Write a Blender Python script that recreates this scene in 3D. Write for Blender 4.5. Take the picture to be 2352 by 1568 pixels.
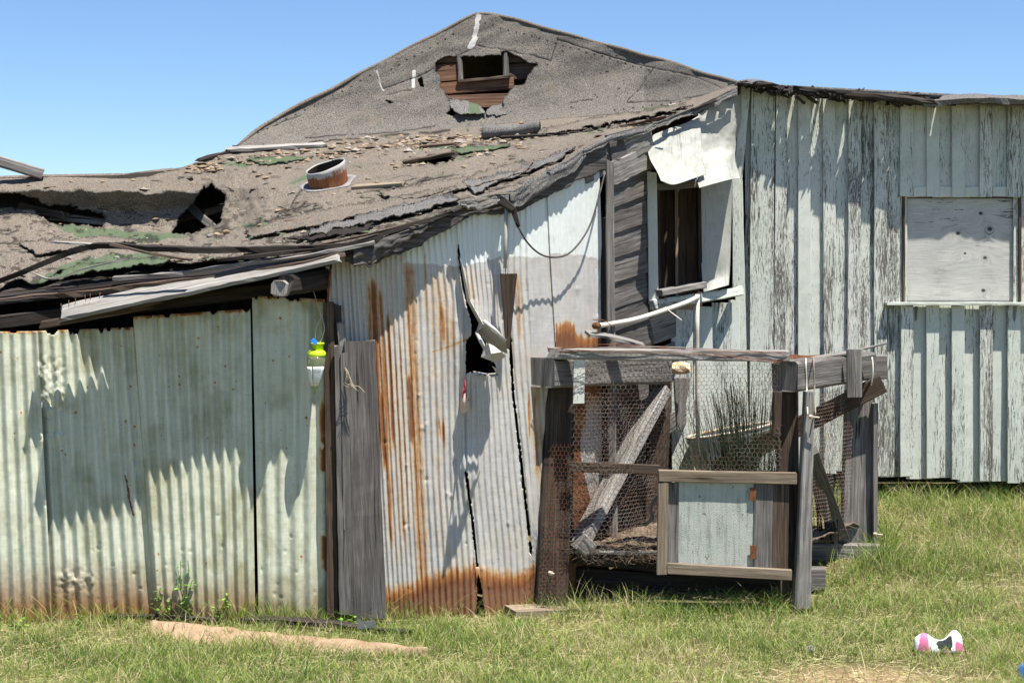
import bpy, math, random
import numpy as np
from mathutils import Vector
random.seed(7); rng = np.random.default_rng(7)
scene = bpy.context.scene
for o in list(bpy.data.objects): bpy.data.objects.remove(o)

# ------------------------------------------------------------------ camera, sky, sun
F = 3590.0; CX = 1176.0; HY = 640.0; ZC = 2.27
cam_d = bpy.data.cameras.new("camera"); cam = bpy.data.objects.new("camera", cam_d)
scene.collection.objects.link(cam); scene.camera = cam
cam.location = (0, 0, ZC); cam.rotation_euler = (math.radians(90), 0, 0)
cam_d.sensor_width = 36; cam_d.lens = 36 * F / 2352; cam_d.shift_y = -(784 - HY) / 2352
cam_d.clip_end = 2000
SUN = Vector((0.22, -0.27, 1.0)).normalized()
world = bpy.data.worlds.new("World"); scene.world = world; world.use_nodes = True
wn = world.node_tree; bg = wn.nodes["Background"]
sky = wn.nodes.new("ShaderNodeTexSky"); sky.sky_type = 'NISHITA'; sky.sun_disc = False
sky.sun_elevation = math.asin(SUN.z); sky.sun_rotation = math.atan2(SUN.x, SUN.y)
sky.altitude = 1500; sky.air_density = 1.0; sky.dust_density = 0.0; sky.ozone_density = 7.0
wn.links.new(sky.outputs[0], bg.inputs[0]); bg.inputs[1].default_value = 0.078
sl = bpy.data.lights.new("sun", 'SUN'); sl.energy = 5.0; sl.angle = math.radians(0.5); sl.color = (1.0, 0.95, 0.87)
sun = bpy.data.objects.new("sun", sl); scene.collection.objects.link(sun)
sun.rotation_euler = SUN.to_track_quat('Z', 'Y').to_euler()
scene.view_settings.view_transform = 'Standard'; scene.view_settings.look = 'None'
scene.view_settings.exposure = 1.05; scene.view_settings.gamma = 1
scene.render.engine = 'CYCLES'
scene.cycles.max_bounces = 6

def U(x, y, Y):
    return Vector(((x - CX) / F * Y, Y, ZC - (y - HY) / F * Y))
def Ua(x, y, Y):
    x, y, Y = np.broadcast_arrays(np.asarray(x, float), np.asarray(y, float), np.asarray(Y, float))
    return np.stack([(x - CX) / F * Y, Y, ZC - (y - HY) / F * Y], -1)

# ------------------------------------------------------------------ noise
def _h(ix, iy, s):
    n = (ix.astype(np.int64) * 374761393 + iy.astype(np.int64) * 668265263 + s * 974711) & 0x7fffffff
    n = (n ^ (n >> 13)) * 1274126177 & 0x7fffffff
    return ((n ^ (n >> 16)) & 0xffff) / 65535.0
def vn(x, y, s=0):
    x = np.asarray(x, float); y = np.asarray(y, float); x, y = np.broadcast_arrays(x, y)
    ix = np.floor(x); iy = np.floor(y); fx = x - ix; fy = y - iy
    fx = fx * fx * (3 - 2 * fx); fy = fy * fy * (3 - 2 * fy)
    a = _h(ix, iy, s); b = _h(ix + 1, iy, s); c = _h(ix, iy + 1, s); d = _h(ix + 1, iy + 1, s)
    return (a + (b - a) * fx) * (1 - fy) + (c + (d - c) * fx) * fy
def fbm(x, y, o=4, s=0):
    r = 0; a = .5; t = 0
    for i in range(o):
        r = r + a * vn(np.asarray(x) * 2 ** i, np.asarray(y) * 2 ** i, s + i * 17); t += a; a *= .55
    return r / t
def sstep(a, b, x):
    t = np.clip((np.asarray(x, float) - a) / (b - a), 0, 1); return t * t * (3 - 2 * t)
def interp(pts, x, k=1):
    p = np.array(pts, float); return np.interp(x, p[:, 0], p[:, k])
def inpoly(x, y, poly):
    x = np.asarray(x); y = np.asarray(y); r = np.zeros(x.shape, bool); n = len(poly)
    for i in range(n):
        x0, y0 = poly[i]; x1, y1 = poly[(i + 1) % n]
        if y0 == y1: continue
        c = ((y0 > y) != (y1 > y)) & (x < (x1 - x0) * (y - y0) / (y1 - y0) + x0)
        r ^= c
    return r
def pdist(x, y, line):
    x = np.asarray(x, float); y = np.asarray(y, float); d = np.full(x.shape, 1e9)
    for (x0, y0), (x1, y1) in zip(line[:-1], line[1:]):
        L = (x1 - x0) ** 2 + (y1 - y0) ** 2 + 1e-9
        t = np.clip(((x - x0) * (x1 - x0) + (y - y0) * (y1 - y0)) / L, 0, 1)
        d = np.minimum(d, np.hypot(x - x0 - t * (x1 - x0), y - y0 - t * (y1 - y0)))
    return d

# ------------------------------------------------------------------ objects
def tag(o, label=None, cat=None, group=None, kind=None):
    if label: o['label'] = label
    if cat: o['category'] = cat
    if group: o['group'] = group
    if kind: o['kind'] = kind
    return o
def link(o, parent=None):
    scene.collection.objects.link(o)
    if parent is not None: o.parent = parent; o.matrix_parent_inverse = parent.matrix_basis.inverted()
    return o
def empty(name, loc=(0, 0, 0)):
    o = bpy.data.objects.new(name, None); o.location = loc; o.empty_display_size = .1
    scene.collection.objects.link(o); return o
def mk(name, V, Fc, mat, parent=None, uv=None, attrs=None, smooth=False, solid=0, sharp=None):
    me = bpy.data.meshes.new(name)
    if isinstance(Fc, np.ndarray):
        V = np.asarray(V, float); n = Fc.shape[1]
        me.vertices.add(len(V)); me.vertices.foreach_set("co", V.ravel())
        me.loops.add(Fc.size); me.loops.foreach_set("vertex_index", Fc.ravel().astype(np.int32))
        me.polygons.add(len(Fc)); me.polygons.foreach_set("loop_start", np.arange(len(Fc), dtype=np.int32) * n)
        me.update(calc_edges=True)
    else:
        me.from_pydata([tuple(v) for v in V], [], Fc); me.update()
    if uv is not None:
        ul = me.uv_layers.new(name="UVMap"); li = np.zeros(len(me.loops), np.int32); me.loops.foreach_get("vertex_index", li)
        uv = np.asarray(uv, float)
        if len(uv) == len(me.loops): ul.data.foreach_set("uv", uv.ravel())
        else: ul.data.foreach_set("uv", uv[li].ravel())
    for k, a in (attrs or {}).items():
        at = me.attributes.new(k, 'FLOAT', 'POINT'); at.data.foreach_set("value", np.asarray(a, np.float32).ravel())
    if smooth: me.polygons.foreach_set("use_smooth", np.ones(len(me.polygons), bool))
    for m in (mat if isinstance(mat, list) else [mat]): me.materials.append(m)
    o = bpy.data.objects.new(name, me); link(o, parent)
    if solid:
        m = o.modifiers.new("thickness", 'SOLIDIFY'); m.thickness = solid; m.offset = 0
    return o
def grid(name, P, mat, parent=None, keep=None, uv=None, attrs=None, smooth=True, solid=0):
    ny, nx = P.shape[:2]; idx = np.arange(ny * nx).reshape(ny, nx)
    Q = np.stack([idx[:-1, :-1], idx[:-1, 1:], idx[1:, 1:], idx[1:, :-1]], -1)
    if keep is not None: Q = Q[keep[:-1, :-1] & keep[1:, 1:] & keep[:-1, 1:] & keep[1:, :-1]]
    Q = Q.reshape(-1, 4)
    used = np.unique(Q); rm = np.full(ny * nx, -1); rm[used] = np.arange(len(used))
    V = P.reshape(-1, 3)[used]
    if uv is not None: uv = np.asarray(uv).reshape(-1, 2)[used]
    at = {k: np.asarray(a).reshape(-1)[used] for k, a in (attrs or {}).items()}
    return mk(name, V, rm[Q].astype(np.int32), mat, parent, uv, at, smooth, solid)

class Acc:
    """collects beams into one mesh"""
    def __init__(s): s.V = []; s.Fc = []; s.uv = []; s.r = []; s.p = []
    def beam(s, p0, p1, w, t, wd=None, w1=None, t1=None, n=None, warp=.004, cham=.12, jag=.006, peel=0., rnd=None, bow=0.):
        p0 = np.array(p0, float); p1 = np.array(p1, float); ax = p1 - p0; L = np.linalg.norm(ax); ax = ax / max(L, 1e-9)
        if wd is None: wd = np.cross(ax, (0, 1, 0))
        wd = np.array(wd, float); wd = wd - ax * wd.dot(ax); wd /= np.linalg.norm(wd); td = np.cross(ax, wd)
        w1 = w if w1 is None else w1; t1 = t if t1 is None else t1
        n = n or max(2, int(L / .09)); rnd = random.random() if rnd is None else rnd; so = random.random() * 100
        c = cham; prof = [(-1 + c, -1), (1 - c, -1), (1, -1 + c), (1, 1 - c), (1 - c, 1), (-1 + c, 1), (-1, 1 - c), (-1, -1 + c)]
        b = len(s.V); per = 2 * (w + t)
        for i in range(n + 1):
            f = i / n; ww = (w + (w1 - w) * f) / 2; tt = (t + (t1 - t) * f) / 2
            cen = p0 + ax * L * f + wd * warp * 2 * (fbm(f * L * 1.5 + so, 0.3, 2) - .5) + td * (warp * 2 * (fbm(f * L * 1.3 + so, 5.3, 2) - .5) + bow * math.sin(math.pi * f))
            cc = min(ww, tt) * 2 * c
            for j, (a, e) in enumerate(prof):
                da = np.sign(a) * (ww - (cc if abs(a) < 1 else 0)); de = np.sign(e) * (tt - (cc if abs(e) < 1 else 0))
                q = cen + wd * (da + warp * .5 * (random.random() - .5)) + td * (de + warp * .5 * (random.random() - .5))
                if i in (0, n): q = q + ax * random.uniform(-jag, jag)
                s.V.append(q); s.r.append(rnd); s.p.append(peel)
        for i in range(n):
            for j in range(8):
                k = (j + 1) % 8
                s.Fc.append([b + i * 8 + j, b + i * 8 + k, b + (i + 1) * 8 + k, b + (i + 1) * 8 + j])
                v0 = per * j / 8 + so; v1 = per * (j + 1) / 8 + so
                # longer sides get their true width
                u0 = L * i / n + so; u1 = L * (i + 1) / n + so
                wv = [0, w, w + .003, w + t, w + t + .003, 2 * w + t, 2 * w + t + .003, 2 * w + 2 * t, 2 * w + 2 * t + .003]
                s.uv += [(u0, wv[j] + so), (u0, wv[j + 1] + so), (u1, wv[j + 1] + so), (u1, wv[j] + so)]
        s.Fc.append([b + j for j in range(7, -1, -1)]); s.uv += [(so + prof[j][0] * w * .5, so + prof[j][1] * t * .5) for j in range(7, -1, -1)]
        e = b + n * 8
        s.Fc.append([e + j for j in range(8)]); s.uv += [(so + prof[j][0] * w * .5, so + prof[j][1] * t * .5) for j in range(8)]
        return s
    def make(s, name, mat, parent=None, smooth=False):
        return mk(name, s.V, s.Fc, mat, parent, s.uv, {'rnd': s.r, 'peel': s.p}, smooth)
def beam(name, a, b, w, t, mat, parent=None, **k):
    return Acc().beam(a, b, w, t, **k).make(name, mat, parent)
def plank(name, a, b, mat, parent=None, t=.03, **k):
    """a, b = (x, y, Y, width in photo units): a board facing the camera"""
    return beam(name, U(*a[:3]), U(*b[:3]), a[3] / F * a[2], t, mat, parent, w1=b[3] / F * b[2], **k)
def tube(name, pts, r, mat, parent=None, n=6, r1=None, smooth=True, acc=None):
    P = [np.array(p, float) for p in pts]; V = []; Fc = []; uv = []; m = len(P); L = 0
    for i, p in enumerate(P):
        d = P[min(i + 1, m - 1)] - P[max(i - 1, 0)]; d /= np.linalg.norm(d) + 1e-9
        a = np.cross(d, (0.13, 1, 0.21)); a /= np.linalg.norm(a) + 1e-9; b = np.cross(d, a)
        rr = r if r1 is None else r + (r1 - r) * i / (m - 1)
        if i: L += np.linalg.norm(P[i] - P[i - 1])
        for j in range(n):
            g = 2 * math.pi * j / n; V.append(p + (a * math.cos(g) + b * math.sin(g)) * rr); uv.append((L, j / n * .1))
    for i in range(m - 1):
        for j in range(n):
            k = (j + 1) % n; Fc.append([i * n + j, i * n + k, (i + 1) * n + k, (i + 1) * n + j])
    Fc.append(list(range(n - 1, -1, -1))); Fc.append([(m - 1) * n + j for j in range(n)])
    if acc is not None:
        o = len(acc[0]); acc[0].extend(V); acc[1].extend([[q + o for q in f] for f in Fc]); acc[2].extend(uv); return
    return mk(name, V, Fc, mat, parent, uv, None, smooth)
def spline(pts, n=8):
    P = [np.array(p, float) for p in pts]; P = [2 * P[0] - P[1]] + P + [2 * P[-1] - P[-2]]; out = []
    for i in range(1, len(P) - 2):
        for k in range(n):
            t = k / n; a, b, c, d = P[i - 1:i + 3]
            out.append(.5 * (2 * b + (c - a) * t + (2 * a - 5 * b + 4 * c - d) * t * t + (3 * b - a - 3 * c + d) * t ** 3))
    out.append(P[-2]); return out
def strip(name, pts, w, t, mat, parent=None, wd=(0, 1, .2), n=6, w1=None):
    """a curled strip following a polyline, width along wd"""
    S = spline(pts, n); V = []; Fc = []; uv = []; L = 0; m = len(S); so = random.random() * 50; rn = []
    for i, p in enumerate(S):
        d = S[min(i + 1, m - 1)] - S[max(i - 1, 0)]; d /= np.linalg.norm(d)
        a = np.array(wd, float); a -= d * a.dot(d); a /= np.linalg.norm(a); b = np.cross(d, a)
        if i: L += np.linalg.norm(S[i] - S[i - 1])
        f = i / (m - 1); ww = (w + ((w1 if w1 is not None else w) - w) * f) / 2
        for j, (sx, sy) in enumerate([(-1, -1), (1, -1), (1, 1), (-1, 1)]):
            jt = (vn(L * 9, j * 3.1 + so) - .5) * min(w, .05) * .5
            V.append(p + a * (sx * ww + jt) + b * (sy * t / 2 + jt * .3)); uv.append((L + so, [0, w, w + t, 2 * w + t][j] + so)); rn.append(so % 1)
    for i in range(m - 1):
        for j in range(4):
            k = (j + 1) % 4; Fc.append([i * 4 + j, i * 4 + k, (i + 1) * 4 + k, (i + 1) * 4 + j])
    Fc.append([3, 2, 1, 0]); e = (m - 1) * 4; Fc.append([e, e + 1, e + 2, e + 3])
    return mk(name, V, Fc, mat, parent, uv, {'rnd': rn})

# ------------------------------------------------------------------ materials
class NT:
    def __init__(s, name):
        s.m = bpy.data.materials.new(name); s.m.use_nodes = True; s.t = s.m.node_tree; s.b = s.t.nodes["Principled BSDF"]
        s.out = s.t.nodes["Material Output"]
    def n(s, ty, ins=None, **k):
        nd = s.t.nodes.new(ty)
        for a, v in k.items(): setattr(nd, a, v)
        for a, v in (ins or {}).items(): s.set(nd.inputs[a], v)
        return nd
    def set(s, i, v):
        if isinstance(v, bpy.types.NodeSocket): s.t.links.new(v, i)
        elif hasattr(v, 'outputs'): s.t.links.new(v.outputs[0], i)
        else:
            try: i.default_value = v
            except Exception: i.default_value = (*v, 1)
    def noise(s, vec, sc, det=4, ro=.6, dist=0):
        return s.n("ShaderNodeTexNoise", {'Vector': vec, 'Scale': sc, 'Detail': det, 'Roughness': ro, 'Distortion': dist}).outputs['Fac']
    def m3(s, vec, loc=(0, 0, 0), sc=(1, 1, 1)):
        return s.n("ShaderNodeMapping", {'Vector': vec, 'Location': loc, 'Scale': sc}).outputs[0]
    def math(s, op, a, b=0., c=0., clamp=False):
        return s.n("ShaderNodeMath", {0: a, 1: b, 2: c}, operation=op, use_clamp=clamp).outputs[0]
    def mr(s, v, a, b, c=0., d=1.):
        return s.n("ShaderNodeMapRange", {'Value': v, 1: a, 2: b, 3: c, 4: d}).outputs[0]
    def mix(s, f, a, b, mode='MIX'):
        nd = s.n("ShaderNodeMix", data_type='RGBA', blend_type=mode)
        s.set(nd.inputs[0], f)
        for i, v in ((6, a), (7, b)):
            if isinstance(v, (tuple, list)) and len(v) == 3: v = (*v, 1)
            s.set(nd.inputs[i], v)
        return nd.outputs[2]
    def ramp(s, f, stops):
        nd = s.n("ShaderNodeValToRGB", {0: f}); cr = nd.color_ramp
        while len(cr.elements) < len(stops): cr.elements.new(.5)
        for e, (p, c) in zip(cr.elements, stops): e.position = p; e.color = (*c, 1)
        return nd.outputs[0]
    def attr(s, name): return s.n("ShaderNodeAttribute", attribute_name=name).outputs['Fac']
    def uvr(s):
        uv = s.n("ShaderNodeUVMap", uv_map="UVMap").outputs[0]; r = s.n("ShaderNodeObjectInfo").outputs['Random']; a = s.attr('rnd')
        off = s.n("ShaderNodeCombineXYZ", {0: s.math('MULTIPLY', r, 37.), 1: s.math('MULTIPLY', a, 23.)}).outputs[0]
        return s.n("ShaderNodeVectorMath", {0: uv, 1: off}, operation='ADD').outputs[0]
    def pos(s): return s.n("ShaderNodeNewGeometry").outputs['Position']
    def bump(s, h, st=.5, d=.005):
        return s.n("ShaderNodeBump", {'Height': h, 'Strength': st, 'Distance': d}).outputs[0]
    def fin(s, col, rough=.8, bump=None, metal=0., spec=.3):
        s.set(s.b.inputs['Base Color'], col); s.set(s.b.inputs['Roughness'], rough); s.set(s.b.inputs['Metallic'], metal)
        s.b.inputs['Specular IOR Level'].default_value = spec
        if bump is not None: s.set(s.b.inputs['Normal'], bump)
        return s.m
def grain(T, uv):
    g = T.noise(T.m3(uv, sc=(2.2, 55, 1)), 1, 7, .68, .3)
    tn = T.noise(T.m3(uv, (7, 3, 0), (.9, 9, 1)), 1, 4, .6)
    ck = T.noise(T.m3(uv, (3, 9, 0), (1.3, 42, 1)), 1, 3, .5, .5)
    crack = T.mr(ck, .29, .36, 1, 0)
    return g, tn, crack
def wood(name, dark, mid, light, warm=None, bs=.7):
    T = NT(name); uv = T.uvr(); g, tn, ck = grain(T, uv)
    f = T.math('MULTIPLY_ADD', g, 1.5, T.math('MULTIPLY_ADD', tn, .7, -.6))
    c = T.ramp(f, [(.12, dark), (.5, mid), (.88, light)])
    big = T.noise(T.pos(), 3.2, 4, .6)
    c = T.mix(T.mr(big, .5, .75, 0, .55), c, warm or mid)
    rn = T.attr('rnd'); c = T.mix(1., c, T.ramp(rn, [(0, (.75, .75, .75)), (1, (1.2, 1.2, 1.2))]), 'MULTIPLY')
    c = T.mix(T.math('MULTIPLY', ck, .85), c, (.012, .010, .009))
    h = T.math('SUBTRACT', g, T.math('MULTIPLY', ck, .8))
    return T.fin(c, .85, T.bump(h, bs, .006), spec=.2)
def painted(name, paints, peel0=.0, wd=((.05, .042, .037), (.12, .104, .092), (.23, .21, .19)), fine=1., top=None):
    T = NT(name); uv = T.uvr(); g, tn, ck = grain(T, uv)
    wc = T.ramp(g, [(.25, wd[0]), (.5, wd[1]), (.75, wd[2])])
    m1 = T.noise(T.m3(uv, (1, 5, 0), (6.5 * fine, 95 * fine, 1)), 1, 9, .78, .8)
    m2 = T.noise(T.m3(uv, (11, 2, 0), (.7, 5, 1)), 1, 3, .5)
    pe = T.math('ADD', T.math('ADD', m1, T.math('MULTIPLY', T.math('SUBTRACT', m2, .5), .45)), T.math('MULTIPLY', T.attr('peel'), .15))
    fl = T.noise(T.m3(uv, (31, 17, 0), (16 * fine, 150 * fine, 1)), 1, 6, .75, .5)
    m3 = T.noise(T.m3(uv, (21, 12, 0), (1.1, 7, 1)), 1, 3, .5)
    fm = T.mr(T.math('ADD', fl, T.math('MULTIPLY_ADD', T.attr('peel'), .16, T.math('MULTIPLY', T.math('SUBTRACT', m3, .5), .5))), .67, .685)
    mask = T.math('MAXIMUM', T.mr(pe, .635 - peel0, .66 - peel0), fm)
    bl = T.noise(T.pos(), 2.3, 4, .6)
    rn = T.attr('rnd')
    pc = T.mix(T.mr(T.math('MULTIPLY_ADD', rn, .5, bl), .35, 1.0), paints[0], paints[1])
    pc = T.mix(T.mr(T.noise(T.pos(), 9, 6, .7), .5, .8, 0, .45), pc, paints[2])
    pc = T.mix(T.mr(T.noise(T.m3(uv, sc=(6, 60, 1)), 1, 5, .7), .55, .75, 0, .35), pc, paints[2])
    sp = T.noise(T.pos(), 45, 3, .6); pc = T.mix(T.mr(sp, .66, .72, 0, .6), pc, (.1, .09, .07))
    if top is not None:   # algae and mildew kept damp near the wall head
        z = T.n("ShaderNodeSeparateXYZ", {0: T.pos()}).outputs[2]
        al = T.math('MULTIPLY', T.mr(z, top[0], top[1]), T.mr(T.noise(T.pos(), 4, 5, .65), .3, .7))
        pc = T.mix(T.math('MULTIPLY', al, .75), pc, (.20, .22, .13))
    c = T.mix(mask, pc, wc)
    h = T.math('MULTIPLY_ADD', mask, -1.0, T.math('MULTIPLY', g, .35))
    return T.fin(c, T.mr(mask, 0, 1, .55, .9), T.bump(h, .8, .004), spec=.3)
def sheet(name, base, base2, grime, dirt=None, rustc=True, metal=.0, rough=.5):
    """corrugated steel: vertex attribute 'rust' 0..1, 'pale' 0..1 old paint, 'dirt' splashed earth"""
    T = NT(name); uv = T.n("ShaderNodeUVMap", uv_map="UVMap").outputs[0]; P = T.pos()
    bl = T.noise(T.m3(uv, sc=(3, 9, 1)), 1, 6, .7); hz = T.noise(T.m3(uv, (4, 4, 0), (55, 9, 1)), 1, 3, .6)
    c = T.mix(T.mr(T.math('MULTIPLY_ADD', hz, .5, bl), .55, 1.0), base, base2)
    st = T.noise(T.m3(uv, sc=(1.2, 34, 1)), 1, 5, .65)
    c = T.mix(T.mr(st, .48, .72, 0, .6), c, grime); c = T.mix(T.mr(T.noise(P, 3.3, 7, .72), .5, .72, 0, .65), c, grime)
    sp = T.noise(P, 60, 2, .5); c = T.mix(T.mr(sp, .70, .75, 0, .7), c, (.10, .08, .06))
    pale = T.attr('pale')
    pm = T.mr(T.math('MULTIPLY_ADD', T.noise(T.m3(uv, (2, 1, 0), (12, 50, 1)), 1, 6, .7), .6, T.math('MULTIPLY', pale, .7)), .62, .70)
    c = T.mix(pm, c, (.66, .69, .66))
    alg = T.attr('algae'); an = T.noise(P, 7, 6, .7)
    c = T.mix(T.math('MULTIPLY', alg, T.mr(an, .3, .7, .25, 1.)), c, (.22, .20, .08))
    r = T.attr('rust'); rn = T.noise(T.m3(uv, (9, 1, 0), (5, 60, 1)), 1, 7, .7); rf = T.noise(P, 30, 5, .7)
    rv = T.math('ADD', r, T.math('MULTIPLY', T.math('SUBTRACT', T.math('MULTIPLY_ADD', rf, .5, rn), .75), .6))
    rc = T.ramp(rv, [(.0, (.50, .41, .26)), (.36, (.45, .27, .10)), (.6, (.30, .12, .035)), (.8, (.15, .055, .022)), (1., (.17, .085, .045))])
    rm = T.math('MULTIPLY', T.mr(rv, .22, .55), T.mr(r, .03, .15))
    c = T.mix(rm, c, rc)
    d = T.attr('dirt'); dm = T.mr(T.math('ADD', d, T.math('MULTIPLY', T.math('SUBTRACT', rf, .5), .5)), .05, .95)
    c = T.mix(T.math('MULTIPLY', dm, T.mr(d, .02, .12)), c, (.23, .115, .05))
    h = T.math('MULTIPLY_ADD', hz, .3, T.math('MULTIPLY_ADD', rf, .3, bl))
    T.set(T.b.inputs['Metallic'], 0.)
    m = T.fin(c, T.mr(rm, 0, 1, rough, .9), T.bump(h, .35, .006), spec=.4)
    T.set(T.b.inputs['Metallic'], T.math('MULTIPLY', T.math('SUBTRACT', 1., rm), metal))
    return m
def roofing(name, tan, dark, lite):
    T = NT(name); P = T.pos()
    sp = T.noise(P, 150, 2, .6); sp2 = T.noise(P, 330, 1, .5)
    s = T.math('MULTIPLY_ADD', sp2, .45, sp)
    c = T.ramp(s, [(.54, dark), (.70, tan), (.84, lite)])
    bl = T.noise(P, 1.7, 6, .65); c = T.mix(T.mr(bl, .45, .7, 0, .5), c, T.mix(.5, c, (.055, .048, .043)))
    b2 = T.noise(T.m3(P, (5, 1, 2)), 5, 6, .7); c = T.mix(T.mr(b2, .55, .75, 0, .75), c, (.17, .14, .105))
    b3 = T.noise(T.m3(P, (3, 7, 2)), 9, 6, .7); c = T.mix(T.mr(b3, .62, .72, 0, .8), c, (.03, .027, .025))
    g = T.attr('green'); gm = T.mr(T.math('MULTIPLY_ADD', T.noise(P, 22, 5, .7), .8, g), .75, .9)
    c = T.mix(gm, c, T.mix(sp, (.04, .062, .034), (.12, .15, .09)))
    w = T.attr('white'); c = T.mix(T.mr(T.math('MULTIPLY_ADD', T.noise(P, 30, 5, .7), .8, w), .8, .95), c, (.42, .41, .39))
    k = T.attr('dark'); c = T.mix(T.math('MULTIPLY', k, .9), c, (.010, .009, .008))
    h = T.math('MULTIPLY_ADD', s, .5, T.math('MULTIPLY', b2, 1.5))
    return T.fin(c, .95, T.bump(h, .8, .008), spec=.15)
def plain(name, col, rough=.6, var=.25, scale=12, col2=None, metal=0., bs=.3, bd=.004):
    T = NT(name); n = T.noise(T.pos(), scale, 6, .7)
    c2 = col2 or tuple(v * (1 - var) for v in col)
    c = T.mix(T.mr(n, .35, .68), col, c2)
    return T.fin(c, rough, T.bump(n, bs, bd), metal)

M = {}
M['gray'] = wood('gray_weathered_wood', (.04, .036, .033), (.155, .143, .133), (.33, .31, .29), (.13, .11, .09))
M['silver'] = wood('silver_sunbleached_wood', (.07, .065, .058), (.24, .225, .21), (.45, .43, .40), (.19, .17, .14))
M['graydark'] = wood('dark_grey_weathered_wood', (.025, .022, .021), (.095, .086, .080), (.21, .195, .185), (.075, .062, .055))
M['darkpost'] = wood('dark_cracked_post_wood', (.012, .009, .007), (.045, .033, .025), (.12, .09, .068), (.035, .023, .015))
M['brown'] = wood('brown_aged_wood', (.02, .014, .010), (.075, .052, .038), (.15, .115, .085), (.06, .035, .022))
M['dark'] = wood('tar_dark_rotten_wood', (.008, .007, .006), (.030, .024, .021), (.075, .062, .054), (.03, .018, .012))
M['tan'] = wood('tan_lumber', (.09, .07, .048), (.25, .195, .14), (.40, .33, .24), (.17, .13, .095), bs=.5)
M['red'] = wood('reddish_cedar_board', (.02, .010, .007), (.095, .050, .032), (.19, .115, .075), (.16, .075, .03))
MINT = ((.62, .62, .56), (.52, .555, .49), (.33, .345, .28))
M['paint'] = painted('peeling_mint_paint', MINT, 0., top=(3.0, 3.9))
M['paintlow'] = painted('peeling_pale_paint', ((.64, .65, .60), (.56, .60, .54), (.4, .43, .36)), -.01)
def flakemat():
    T = NT('alligatored_blue_green_paint'); uv = T.uvr()
    ws = T.n("ShaderNodeVectorMath", {0: uv, 1: T.n("ShaderNodeTexNoise", {'Vector': uv, 'Scale': 30.}).outputs['Color']}, operation='MULTIPLY_ADD'); ws.inputs[2].default_value = (0, 0, 0)
    wv = T.n("ShaderNodeMapping", {'Vector': uv, 'Scale': (75, 95, 1)}).outputs[0]
    vo = T.n("ShaderNodeTexVoronoi", {'Vector': wv, 'Scale': 1., 'Randomness': 1.}, feature='DISTANCE_TO_EDGE').outputs['Distance']
    vc = T.n("ShaderNodeTexVoronoi", {'Vector': wv, 'Scale': 1.}).outputs['Color']; vr = T.n("ShaderNodeSeparateXYZ", {0: vc}).outputs[0]
    big = T.noise(T.m3(uv, sc=(5, 16, 1)), 1, 6, .7); ln = T.noise(T.m3(uv, sc=(2, 60, 1)), 1, 6, .7)
    gone = T.mr(T.math('ADD', T.math('MULTIPLY', vr, .35), T.math('MULTIPLY_ADD', big, .8, T.math('MULTIPLY', ln, .45))), 1.04, 1.06)
    c = T.mix(T.mr(T.noise(uv, 9, 6, .7), .3, .7), (.36, .40, .35), (.48, .49, .44)); c = T.mix(T.mr(ln, .5, .8, 0, .6), c, (.24, .27, .22))
    c = T.mix(gone, c, (.16, .13, .10)); c = T.mix(T.mr(vo, .0, .08, .18, 0), c, (.10, .09, .07)); c = T.mix(T.mr(T.noise(T.m3(uv, (4, 4, 0), (3, 26, 1)), 1, 7, .75), .5, .62, 0, .6), c, (.20, .20, .165))
    return T.fin(c, .8, T.bump(T.math('SUBTRACT', T.mr(vo, 0, .25), gone), .25, .003), spec=.2)
M['flake'] = flakemat()
M['ply'] = painted('weathered_plywood_paint', ((.44, .44, .43), (.50, .50, .49), (.36, .36, .35)), -.03, ((.03, .024, .022), (.07, .06, .055), (.14, .12, .11)))
M['greensteel'] = sheet('pale_green_painted_steel', (.60, .62, .51), (.48, .51, .40), (.31, .30, .19), metal=0., rough=.42)
M['zinc'] = sheet('galvanised_steel', (.52, .50, .47), (.37, .365, .36), (.48, .41, .31), metal=.08, rough=.45)
M['graysteel'] = plain('grey_back_of_sheet', (.25, .24, .23), .55, col2=(.36, .34, .31), scale=9, metal=.1)
M['roof'] = roofing('mineral_roll_roofing', (.118, .100, .081), (.025, .021, .018), (.26, .22, .18))
M['rooft'] = roofing('gable_roll_roofing', (.098, .089, .080), (.026, .024, .023), (.22, .20, .175))
M['roofg'] = roofing('gray_roll_roofing', (.10, .097, .093), (.025, .024, .023), (.22, .21, .20))
M['whitesheet'] = painted('white_painted_sheet_metal', ((.36, .36, .33), (.27, .275, .24), (.15, .14, .11)), .02, ((.2, .18, .15), (.3, .28, .24), (.4, .38, .33)))
M['greypatch'] = plain('light_grey_mastic', (.26, .26, .25), .8, col2=(.14, .13, .12), scale=14)
M['rust'] = plain('rusty_iron', (.22, .085, .03), .85, col2=(.07, .03, .018), scale=30)
M['wire'] = plain('rusted_galvanised_wire', (.26, .24, .22), .6, col2=(.16, .06, .03), scale=7, metal=.3)
M['rustwire'] = plain('rusty_wire', (.24, .09, .04), .8, col2=(.11, .04, .02), scale=9)
M['pvc'] = plain('yellowed_white_pipe', (.68, .66, .58), .45, col2=(.5, .46, .36), scale=8)
M['rope'] = plain('sisal_rope', (.36, .30, .23), .9, scale=60, col2=(.18, .14, .10))
M['cable'] = plain('black_cable', (.025, .024, .024), .6, col2=(.09, .08, .07), scale=40)
M['stone'] = plain('tan_gravel', (.33, .23, .13), .9, col2=(.17, .14, .115), scale=9, bs=.6)
M['stonegray'] = plain('gray_gravel', (.25, .235, .215), .9, col2=(.13, .12, .11), scale=9, bs=.6)
M['clay'] = plain('pinkish_rusted_panel', (.38, .265, .175), .8, col2=(.24, .155, .095), scale=9, bs=.6)
M['black'] = plain('black_tarpaper', (.012, .012, .013), .9, col2=(.03, .028, .026), scale=20)
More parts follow.
